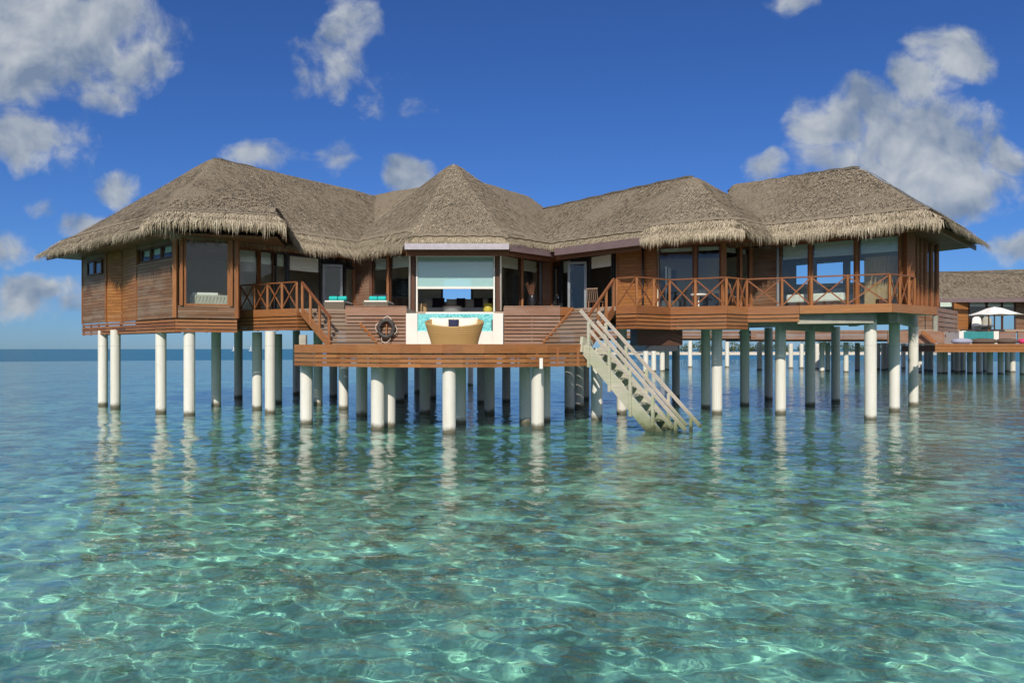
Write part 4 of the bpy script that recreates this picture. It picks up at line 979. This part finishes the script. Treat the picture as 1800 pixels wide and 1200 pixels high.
# ------------------------------------------------------------------ terrace pots and chairs
x, y = at(935.5, 31.6); v_ = thing('reed_vase', 'tall black vase holding dry reeds on the upper terrace', 'vase', (x, y, F))
mb = MB(); mb.lathe([(.13, 0), (.16, .05), (.20, .5), (.19, .80), (.17, .84), (.15, .80), (.13, .3)], 20, (x, y, F)); mb.build('pot', 'black_pot', v_, smooth=True)
mb = MB()
for i in range(26):
    a = random.uniform(0, 6.28); l = random.uniform(.5, .85); t = random.uniform(.05, .35)
    mb.tube([(x, y, F+.5), (x+.4*t*math.cos(a), y+.4*t*math.sin(a), F+.85), (x+t*math.cos(a), y+t*math.sin(a), F+.8+l*.8)], [.008, .007, .004], 4)
mb.build('reeds', 'reed', v_)
def slat_chair(x, y, z, rz, label, h=.95):
    c = thing('slatted_chair', label, 'chair', (x, y, z), 'slatted wooden chairs')
    ca, sa = math.cos(rz), math.sin(rz)
    def w(px, py, pz): return (x+px*ca-py*sa, y+px*sa+py*ca, z+pz)
    mb = MB()
    for i in range(6): mb.beam(w(-.24+i*.096, -.25, .43), w(-.24+i*.096, .25, .43), .075, .025)
    mb.build('seat', 'tread', c)
    mb = MB()
    for i in range(6): mb.beam(w(-.22+i*.088, .26, .45), w(-.22+i*.088, .38, h), .05, .02, up=(ca, sa, 0))
    mb.beam(w(-.26, .385, h), w(.26, .385, h), .03, .05); mb.build('backrest', 'tread', c)
    for sx in (-.22, .22):
        for sy in (-.22, .24):
            mb = MB(); mb.beam(w(sx, sy, 0), w(sx, sy, .43), .045, .045); mb.build('leg', 'post', c)
    return c
x, y = at(1047, 29.9); slat_chair(x, y, F, 2.6, 'pale slatted chair in the open doorway, behind the stair handrail')
x, y = at(1300, 27.3); slat_chair(x, y, F, 1.2, 'slatted wooden chair on the corner of the terrace, behind the cross-braced railing')
x, y = at(1228, 27.4); tb = thing('terrace_table', 'small white side table on the terrace between the railing and the bathroom windows', 'table', (x, y, F))
mb = MB(); mb.lathe([(.30, .50), (.31, .52), (.31, .55), (.30, .56)], 24, (x, y, F)); mb.build('tabletop', 'white', tb, smooth=False)
mb = MB(); mb.lathe([(.16, 0), (.15, .03), (.03, .06), (.03, .50)], 12, (x, y, F)); mb.build('pedestal', 'white', tb)
# ------------------------------------------------------------------ rooms
x0, x1 = -11.95, -10.85; bt = thing('bathtub', 'stone bathtub behind the big corner window', 'bathtub', (-11.9, 28, F))
tubp = [(-12.3, 27.15), (-10.85, 27.55), (-11.05, 28.5), (-12.5, 28.3)]
mb = MB(); mb.prism(tubp, F, F+.52)
for i in range(12):
    s = Seg(tubp[0], tubp[1]); a = s.L*(i+.5)/12; p = s.pt(a, .005, 0); mb.beam((p[0]-.05, p[1], F+.1), (p[0]+.05, p[1], F+.46), .02, .03)
mb.build('body', 'bath', bt, .02); 
mb = MB(); mb.prism([(-12.28, 27.3), (-11.4, 27.55), (-11.5, 28.3), (-12.4, 28.2)], F+.525, F+.62); mb.build('ledge', 'white', bt)
x, y = at(440, 30.3); z = zz(466, 30.3); pl_ = thing('pendant_lamp', 'white drum pendant lamp hanging inside the left bedroom window', 'lamp', (x, y, z))
mb = MB(); mb.lathe([(.34, -.30), (.30, .30)], 24, (x, y, z), cap=False); mb.lathe([(.30, .29), (.05, .30)], 24, (x, y, z), cap=False); mb.build('shade', 'lampshade', pl_, smooth=True)
mb = MB(); mb.tube([(x, y, z+.29), (x, y, W)], .012, 6); mb.build('cord', 'metal_dark', pl_)
tv = thing('wall_screen', 'black flat screen on the wall left of the roller screen', 'television', (-6.2, 36.15, F+1.6)); mb = MB(); mb.box(-6.4, -4.9, 36.1, 36.17, F+1.15, F+2.0); mb.build('screen_panel', 'black_pot', tv, .01)
cb_ = thing('sideboard', 'dark sideboard inside the living room, left of the roller screen', 'sideboard', (-5.6, 34, F)); mb = MB(); mb.box(-6.6, -4.6, 33.8, 34.4, F, F+.85); mb.build('cabinet', 'darkwood', cb_, .01); mb = MB(); mb.box(-6.65, -4.55, 33.75, 34.45, F+.852, F+.89); mb.build('worktop', 'metal_dark', cb_)
# living room sofa
ls = thing('living_room_sofa', 'long off-white sofa under the back window of the living room', 'sofa', (-2.6, 34.8, F))
mb = MB(); mb.box(-4.5, -.75, 34.5, 35.5, F+.08, F+.46); mb.build('seat', 'linen', ls, .05)
mb = MB(); mb.box(-4.5, -.75, 35.4, 35.75, F+.46, F+.80); mb.build('backrest', 'linen', ls, .06)
for xx, wd_, mat_ in ((-4.1, .62, 'cushion'), (-2.95, .60, 'cushion'), (-2.05, .60, 'cushion'), (-1.2, .60, 'cushion')):
    mb = MB(); mb.pillow((xx, 35.2, F+.70), wd_, .46, .2, -.2); mb.build('back_cushion', mat_, ls, smooth=True)
lab = ['dark purple pillow on the long indoor sofa, nearest the brown stool', 'dark purple pillow on the indoor sofa under the middle of the back window', 'dark purple pillow on the long indoor sofa, under the right edge of the back window', 'dark purple pillow on the long indoor sofa, nearest the yellow stool']
for xx, w_, rr, lb in zip((-3.62, -2.52, -1.66, -.98), (.62, .42, .44, .46), (.1, 0, .1, -.45), lab):
    mb = MB(); mb.pillow((xx, 35.0, F+.72), w_, .48, .17, -.15, rr); tag(mb.build('sofa_pillow', 'purple', smooth=True), lb, 'pillow', 'dark pillows on the indoor sofa')
x, y = at(795, 33.0); ct = thing('coffee_table', 'round white drum coffee table in the living room', 'table', (x, y, F)); mb = MB(); mb.lathe([(.40, 0), (.46, .1), (.46, .36), (.42, .42)], 28, (x, y, F)); mb.build('drum', 'linen', ct, smooth=False)
mb = MB(); mb.lathe([(.48, .421), (.50, .43), (.50, .455), (.48, .46)], 28, (x, y, F)); mb.build('tray_top', 'darkwood', ct)
for px, mt, lb in ((858, 'yellow', 'bright yellow drum stool in the living room beside the window frame'), (743, 'closet', 'brown wooden drum stool in the living room beside the window frame')):
    x, y = at(px, 32.0); st_ = thing('drum_stool', lb, 'stool', (x, y, F)); mb = MB(); mb.lathe([(.17, 0), (.20, .08), (.215, .22), (.20, .40), (.17, .46)], 24, (x, y, F)); mb.build('drum', mt, st_, smooth=True)
    mb = MB(); mb.lathe([(.16, .461), (.175, .47), (.16, .485)], 24, (x, y, F)); mb.build('lid', mt, st_)
# bathroom vanity, bedroom furniture
x, y = at(1252, 30.6); vn = thing('vanity_counter', 'white topped vanity with blue grey front inside the bathroom window', 'vanity', (x, y, F)); mb = MB(); mb.box(x-.62, x+.62, y-.25, y+.3, F, F+.80); mb.build('cabinet', 'bluefront', vn, .01); mb = MB(); mb.box(x-.66, x+.66, y-.3, y+.32, F+.802, F+1.0); mb.build('basin_top', 'white', vn, .015)
x, y = at(1176, 30.6); vt = thing('shower_panel', 'white shower head panel on the bathroom wall', 'shower', (x, y, F+1.5)); mb = MB(); mb.box(x-.05, x+.09, y, y+.05, F+1.45, F+1.95); mb.build('panel', 'white', vt, .01); mb = MB(); mb.tube([(x-.13, y, F+.4), (x-.13, y, F+2.0)], .015, 6); mb.build('rail', 'chrome', vt)
mb = MB(); mb.box(x-.3, x+.45, y+.1, y+.9, F, F+.55); tag(mb.build('bench_block', 'white', None, .03), 'low white block bench inside the bathroom window', 'bench')
mb = MB(); mb.box(6.75, 7.6, 32.9, 33.0, F+.02, F+2.1); tag(mb.build('dark_doorway_panel', 'black_pot', None, .01), 'tall black door panel at the back of the bathroom', 'door')
bd = thing('double_bed', 'white double bed inside the right bedroom windows', 'bed', (12.3, 30, F))
sB = Seg(N5, N6); b0, b1 = sB.at_px(1375), sB.at_px(1478)
mb = MB(); sB.box(mb, b0+.05, b1-.05, -2.35, -.50, F+.05, F+.30); mb.build('base', 'darkwood', bd, .02)
mb = MB(); sB.box(mb, b0, b1, -2.4, -.45, F+.302, F+.64); mb.build('mattress', 'linen', bd, .07)
for t, lb in ((.35, 'white pillow standing on the double bed, by the wall'), (.75, 'white pillow standing on the double bed, by the wardrobe')):
    p = sB.pt(b0+(b1-b0)*t, -2.1, 0); mb = MB(); mb.pillow((p[0], p[1], F+.86), .7, .45, .2, -.3, -.5); tag(mb.build('bed_pillow', 'linen', smooth=True), lb, 'pillow', 'white pillows on the bed')
wd = thing('wardrobe', 'pale wooden two-door wardrobe inside the corner window', 'wardrobe', (14.9, 28.4, F))
sB = Seg(N5, N6); sW = Seg(sB.pt(sB.at_px(1514), -.42, 0)[:2], sB.pt(sB.at_px(1585), -.42, 0)[:2])
mb = MB(); sW.box(mb, 0, sW.L, -.55, -.03, F, F+1.92); mb.build('carcass', 'closet', wd)
for a0, a1 in ((.02, sW.L*.57), (sW.L*.57+.02, sW.L-.02)):
    mb = MB(); sW.box(mb, a0, a1, -.028, 0, F+.04, F+1.90); dd = mb.build('door', 'closet', wd, .004); hb = MB(); sW.box(hb, a1-.07, a1-.05, .001, .03, F+.9, F+1.2); hb.build('handle', 'metal_dark', dd)
x, y = at(1553, 26.9)
mb = MB(); q_ = sB.pt(sB.at_px(1553), -.24, 0); mb.box(q_[0]-.28, q_[0]+.28, q_[1]-.12, q_[1]+.14, F, F+.30); tag(mb.build('low_chest', 'darkwood', None, .02), 'low dark wooden chest in front of the pale wardrobe', 'chest')
# white curtains by the end windows
for i, t in enumerate((.25, .5, .78)):
    p = lerp(N6, N7, t); mb = MB(); k = 14; w_ = .42
    sE = Seg(N6, N7); vs = []
    for j in range(k):
        a = sE.L*t+w_*j/k; o_ = -.35-.05*math.sin(j*1.7); vs += [sE.pt(a, o_, F+.03), sE.pt(a, o_, W-.08)]
    mb.add(vs, [(2*j, 2*j+2, 2*j+3, 2*j+1) for j in range(k-1)]); o = mb.build('curtain', 'linen', None, smooth=True); sm = o.modifiers.new('thick', 'SOLIDIFY'); sm.thickness = .01
    tag(o, ['white curtain behind the end wall glass, nearest the thick corner post', 'white curtain behind the middle of the end wall glass', 'white curtain behind the end wall glass, farthest from the thick corner post'][i], 'curtain', 'white curtains at the end windows')
# ------------------------------------------------------------------ the neighbouring villa far to the right
nb = thing('neighbour_villa', 'distant thatched overwater villa with a sun deck, seen past the corner of the large villa', 'villa', (52, 72, 0))
NY = 72.0
def nz(py, Y=NY): return zz(py, Y)
def nx(px, Y=NY): return (px-900)/FPX*Y
# long service deck and skirts behind the main villa
for x0, x1, y0, z0, z1 in ((nx(1030, 78), nx(1330, 78), 78, nz(595, 78), nz(581, 78)), (nx(1320, 74), nx(1644, 74), 74, nz(597, 74), nz(580, 74))):
    mb = MB(); k = 4
    for i in range(k): 
        for j in range(6): mb.box(x0+(x1-x0)*j/6, x0+(x1-x0)*(j+1)/6-.01, y0, y0+.06, z0+(z1-z0)*i/k+.02, z0+(z1-z0)*(i+1)/k-.02)
    mb.build('skirt', 'parapet', nb); mb = MB(); mb.box(x0, x1, y0+.065, y0+9, z1-.1, z1-.01); mb.build('walkway_floor', 'deck_boards', nb)
    mb = MB(); mb.box(x0, x1, y0+.5, y0+8.8, z0-.1, z0+.25); mb.build('under_floor', 'darkwood', nb)
y0 = 66.5; x0, x1 = nx(1643, y0), nx(1850, y0)
mb = MB(); mb.box(x0, x1, y0, y0+6, nz(606, y0), nz(604, y0)); mb.build('deck_floor', 'deck_boards', nb)
for i in range(3):
    mb = MB(); za = nz(619, y0); zb = nz(604, y0); hh = (zb-za)/3; mb.box(x0, x1, y0-.08, y0-.005, za+hh*i+.02, za+hh*(i+1)-.02); mb.build('fascia_board', 'deck_fascia', nb)
mb = MB(); mb.box(x0+.1, x1, y0+.3, y0+5.9, nz(619, y0)+.05, nz(607, y0)); mb.build('under_floor', 'darkwood', nb)
yw = 74.0
mb = MB(); mb.box(nx(1560, 71), nx(1690, 71), 70.95, 71.05, nz(603, 71), nz(581, 71)); mb.build('skirt', 'parapet', nb)
mb = MB(); mb.beam((nx(1625, 70), 70.4, nz(583, 70)), (nx(1648, 70), 70.4, nz(602, 70)), .15, .35); mb.build('stringer', 'skirt', nb)
fz = nz(579, 72)
mb = MB(); mb.box(nx(1600, 72), nx(1850, 72), 72, 82, fz-.2, fz); mb.build('terrace_floor', 'deck_boards', nb)
def nsiding(pa, pb, mat='siding'):
    mb = MB(); X0, X1 = nx(pa, yw), nx(pb, yw); z = fz
    mb.box(X0, X1, yw+.03, yw+.1, fz, nz(528, yw))
    while z < nz(528, yw): mb.box(X0, X1, yw-.005, yw+.025, z, z+.16); z += .18
    return mb.build('siding_wall', mat, nb)
nsiding(1677, 1702, 'warm_siding'); nsiding(1786, 1860, 'siding'); nsiding(1600, 1650)
mb = MB(); mb.box(nx(1650, yw), nx(1786, yw), yw+5, yw+5.1, fz, nz(528, yw)); mb.build('room_wall', 'dark_room', nb)
mb = MB(); mb.box(nx(1600, yw), nx(1860, yw), yw-.05, yw+5.2, nz(528, yw), nz(526, yw)); mb.build('ceiling', 'soffit', nb)
for pa, pb in ((1651, 1676), (1703, 1735), (1735, 1762), (1762, 1785)):
    s = Seg((nx(pa, yw), yw), (nx(pb, yw), yw)); window(s, .02, s.L-.02, fz, nz(528, yw), nb, 'darkwood', .08, .55)
# its roof
ez_n = (613-526)/FPX*72
rz_n = (613-478)/FPX*80
ra, rb = (nx(1628, 82), 82, rz_n+.2), (nx(1900, 78), 78, (613-468)/FPX*78)
_, zrn = roof([(nx(1672, 72.5)-9, 79.0), (nx(1722, 72.6), 73.0), (nx(1925, 71.5), 71.5), (nx(1930, 90), 92), (nx(1560, 92), 92)], [ra, ra, rb, ra, ra], ez_n, visible={0, 1}, parent=nb, cell=.5, dens=22, straw=2.2, trim_edges=(0, 1))
cap(zrn, (ra[0], ra[1]), (rb[0], rb[1]), .14, nb)
s = Seg((nx(1640, 72.6), 72.8), (nx(1722, 72.3), 72.5)); mb = MB(); s.box(mb, 0, s.L, -.05, .1, nz(531, 72.4), nz(524, 72.4)); mb.build('gutter', 'gutter_brown', nb)
s = Seg((nx(1722, 72.3), 72.5), (nx(1925, 71), 71.1)); mb = MB(); s.box(mb, 0, s.L, -.05, .1, nz(531, 72.3), nz(524, 72.3)); mb.build('gutter', 'gutter_brown', nb)
NP = [(1135,655),(1149,653),(1164,652),(1172,650),(1213,645),(1278,645),(1335,650),(1348,648),(1390,647),(1409,647),(1436,648),(1445,653),(1455,652),(1487,654),(1507,651),(1530,648),(1543,649),(1553,650),(1560,649),(1588,647),(1600,649),(1616,654),(1628.5,651),(1636,652),(1652,656),(1661,656),(1676,652),(1683,654),(1693,653),(1705,656),(1721,655),(1732,652),(1740,657),(1759,657),(1771,653),(1780,654),(1798,658),(1812,655)]
for px, by in NP:
    Yp = FPX*H/(by-613); zt = 3.2 if px < 1645 else (H+(613-617)/FPX*y0)
    if px < 1350: zt = 3.6
    pile(px, by, zt, nb, .26 if px > 1400 else .28)
# its pool, parasol and seats
yp = 68.6; np_ = thing('neighbour_pool', 'small white pool with teal water on the distant deck', 'pool', (nx(1720, yp), yp, fz-1))
mb = MB(); zb0, zb1 = nz(604, yp), nz(582, yp)
mb.box(nx(1686, yp), nx(1694, yp), yp, yp+3, zb0, zb1); mb.box(nx(1747, yp), nx(1756, yp), yp, yp+3, zb0, zb1); mb.box(nx(1694, yp), nx(1747, yp), yp+.002, yp+.2, zb0, nz(599, yp)); mb.box(nx(1694, yp), nx(1747, yp), yp+2.7, yp+2.9, zb0, zb1+.12); mb.build('basin', 'white', np_)
mb = MB(); mb.box(nx(1694, yp), nx(1747, yp), yp+.06, yp+2.7, nz(599, yp), zb1-.04); mb.build('pool_water', 'teal_water', np_)
mb = MB(); 
for i in range(4): mb.box(nx(1757, yp), nx(1786, yp), yp, yp+.1, nz(603, yp)+i*.28, nz(603, yp)+i*.28+.25); mb.box(nx(1789, yp), nx(1850, yp), yp-.02, yp+.1, nz(603, yp)+i*.28, nz(603, yp)+i*.28+.25)
mb.build('parapet', 'parapet', nb)
yu = 69.8; ux = nx(1748, yu); um = thing('beach_parasol', 'white parasol with two wooden poles on the distant deck', 'parasol', (ux, yu, fz))
mb = MB(); n = 8; zt, ze = nz(539, yu), nz(554, yu); rad = (nx(1790, yu)-nx(1706, yu))/2
vs = [(ux, yu, zt)]+[(ux+rad*.28*math.cos(2*math.pi*j/16), yu+rad*.28*math.sin(2*math.pi*j/16), zt-.16) for j in range(16)]
vs += [(ux+rad*.65*(1-.04*(j % 2))*math.cos(2*math.pi*j/16), yu+rad*.65*math.sin(2*math.pi*j/16), zt-.52-.05*(j % 2)) for j in range(16)]
vs += [(ux+rad*(1-.06*(j % 2))*math.cos(2*math.pi*j/16), yu+rad*(1-.06*(j % 2))*math.sin(2*math.pi*j/16), ze+.06*(j % 2)) for j in range(16)]
fs = [(0, 1+j, 1+(j+1) % 16) for j in range(16)]
for k in range(2): fs += [(1+16*k+j, 17+16*k+j, 17+16*k+(j+1) % 16, 1+16*k+(j+1) % 16) for j in range(16)]
mb.add(vs, fs); o = mb.build('canopy', 'canvas', um); sm = o.modifiers.new('thick', 'SOLIDIFY'); sm.thickness = .03
for dx in (-.55, 0): mb = MB(); mb.tube([(ux+dx, yu, fz-1.2), (ux+dx, yu, zt-.1)], .06, 8); mb.build('pole', 'post', um)
for px, lb in ((1719, 'white rounded chair under the distant parasol, the brighter one'), (1737, 'pale rounded chair under the distant parasol, beside its pole')):
    xx = nx(px, 73); ch = thing('shell_chair', lb, 'chair', (xx, 73, fz), 'rounded chairs on the distant terrace'); mb = MB(); mb.lathe([(.45, 0), (.5, .4), (.5, .8), (.42, 1.2), (.2, 1.35)], 16, (xx, 73.2, fz), 1, .4); mb.build('backrest', 'canvas' if px == 1719 else 'concrete', ch, smooth=True); mb = MB(); mb.lathe([(.42, .3), (.45, .42), (.3, .5)], 14, (xx, 72.8, fz)); mb.build('seat', 'canvas', ch, smooth=True)
for px, hw, mt, lb in ((1693, .95, 'lilac', 'lilac grey bean bag on the distant deck'), (1731, 1.25, 'brown_fabric', 'long dark brown bean bag on the distant deck, in front of the pool'), (1772, 1.0, 'brown_fabric', 'dark brown bean bag on the distant deck, below the slatted wall'), (1806, .7, 'pink', 'pink bean bag on the distant deck, cut by the edge of the photo')):
    xx = nx(px, 67.2); mb = MB(); zb_ = nz(604, 66.5); mb.lathe([(hw*.7, 0), (hw*.98, .14), (hw, .28), (hw*.8, .44), (hw*.3, .52)], 20, (xx, 67.4, zb_), 1, .7); tag(mb.build('bean_bag', mt, smooth=True), lb, 'bean bag', 'bean bags on the distant deck')
yl = 70.85; lx, lz = nx(1668, yl), nz(590, yl); l2 = thing('life_ring', 'red and dark life ring on the distant slatted wall', 'life ring', (lx, yl, lz))
mb = MB(); mb.tube([(lx+.33*math.cos(a), yl-.1, lz+.36*math.sin(a)) for a in np.linspace(0, 2*math.pi, 25)[:-1]], .10, 8, True); mb.build('ring', 'rubber', l2, smooth=True)
mb = MB(); mb.tube([(lx+.33*math.cos(a), yl-.1, lz+.36*math.sin(a)) for a in np.linspace(-.9, .3, 8)], .105, 8); mb.build('band', 'red', l2, smooth=True)
mb = MB(); xx = nx(1663.5, 70); mb.tube([(xx, 72.2, fz), (xx, 72.2, nz(505, 72))], .05, 8); tag(mb.build('outdoor_shower_pole', 'metal_dark'), 'thin dark pole standing on the distant terrace beside the blind', 'pole')
# ------------------------------------------------------------------ island and boats on the horizon
isl = MB(); n = 48; cx_, cy_ = 118, 330
vs = [(cx_, cy_, 1.2)]+[(cx_+100*math.cos(2*math.pi*j/n)*.75, cy_+40*math.sin(2*math.pi*j/n)*.75, .9+.2*math.sin(j*2.3)) for j in range(n)]+[(cx_+100*math.cos(2*math.pi*j/n), cy_+40*math.sin(2*math.pi*j/n), -.5) for j in range(n)]
isl.add(vs, [(0, 1+j, 1+(j+1) % n) for j in range(n)]+[(1+j, 1+n+j, 1+n+(j+1) % n, 1+(j+1) % n) for j in range(n)]); structure(isl.build('island_beach', 'sand', None, smooth=True))
def leafmass(mb, c, r, n_, s):
    for i in range(n_):
        a = Vector((random.gauss(0, 1), random.gauss(0, 1), random.gauss(0, 1))).normalized()*r*random.random()**.4
        p = Vector(c)+Vector((a.x, a.y, a.z*.7)); d1 = Vector((random.gauss(0, 1), random.gauss(0, 1), random.gauss(0, 1))).normalized()*s; d2 = Vector((random.gauss(0, 1), random.gauss(0, 1), random.gauss(0, 1))).normalized()*s*.5
        mb.add([tuple(p-d1), tuple(p+d2), tuple(p+d1), tuple(p-d2)], [(0, 1, 2, 3)])
wood_ = MB()
for i in range(95):
    x = random.uniform(cx_-72, cx_+72); y = cy_-24+random.uniform(0, 18); leafmass(wood_, (x, y, random.uniform(2.0, 4.2)), random.uniform(1.6, 3.2), 60, .55)
o = wood_.build('island_wood', 'palm_green'); o['kind'] = 'stuff'; o['label'] = 'low green wood along the white island beach on the horizon'; o['category'] = 'wood'
def palm(x, y, h, lb):
    t = thing('coconut_palm', lb, 'palm tree', (x, y, .8), 'palms on the island'); lean = random.uniform(-1.5, 1.5); mb = MB(); mb.tube([(x, y, .5), (x+lean*.3, y, h*.5), (x+lean, y, h)], [.25, .2, .14], 6); mb.build('trunk', 'concrete', t)
    mb = MB()
    for k in range(13):
        a = 2*math.pi*k/13+random.uniform(-.2, .2); L_ = random.uniform(2.2, 3.2); pr = None
        for s_ in range(6):
            q = s_/5; pt = Vector((x+lean+math.cos(a)*L_*q, y+math.sin(a)*L_*q, h+.9*q-2.1*q*q)); w_ = .42*(1-q*.8)
            cu = (tuple(pt+Vector((-math.sin(a), math.cos(a), -.3))*w_), tuple(pt), tuple(pt+Vector((math.sin(a), -math.cos(a), -.3))*w_))
            if pr: mb.add([pr[0], cu[0], cu[1], pr[1]], [(0, 1, 2, 3)]); mb.add([pr[1], cu[1], cu[2], pr[2]], [(0, 1, 2, 3)])
            pr = cu
    mb.build('crown', 'palm_green', t)
for px, h, lb in ((1232, 6.0, 'small island palm seen just right of the pale water steps'), (1290, 5.4, 'small island palm seen under the cross-braced corner of the terrace'), (1345, 6.2, 'small island palm seen beside the pile under the pale concrete beam'), (1450, 6.0, 'small island palm seen under the terrace in front of the bedroom')):
    palm(nx(px, 318), 318, h, lb)
for px, py, lb in ((411, 590, 'tiny white sailing boat on the horizon, the one nearer the left edge'), (441, 590, 'tiny white sailing boat on the horizon, the one nearer the deck')):
    Yb = 900; x = nx(px, Yb); b = thing('sailing_boat', lb, 'boat', (x, Yb, 0), 'sailing boats on the horizon')
    mb = MB(); mb.prism([(x-2.5, Yb), (x-2, Yb-.8), (x+2, Yb-.8), (x+3, Yb), (x+2, Yb+.8), (x-2, Yb+.8)], 0, .9); mb.build('hull', 'hull', b); mb = MB(); mb.add([(x, Yb, 1.6), (x-.9, Yb, 1.6), (x, Yb, 6.5), (x+.2, Yb+.3, 1.6)], [(0, 1, 2), (2, 1, 3), (0, 2, 3), (0, 3, 1)]); mb.build('sail', 'canvas', b)
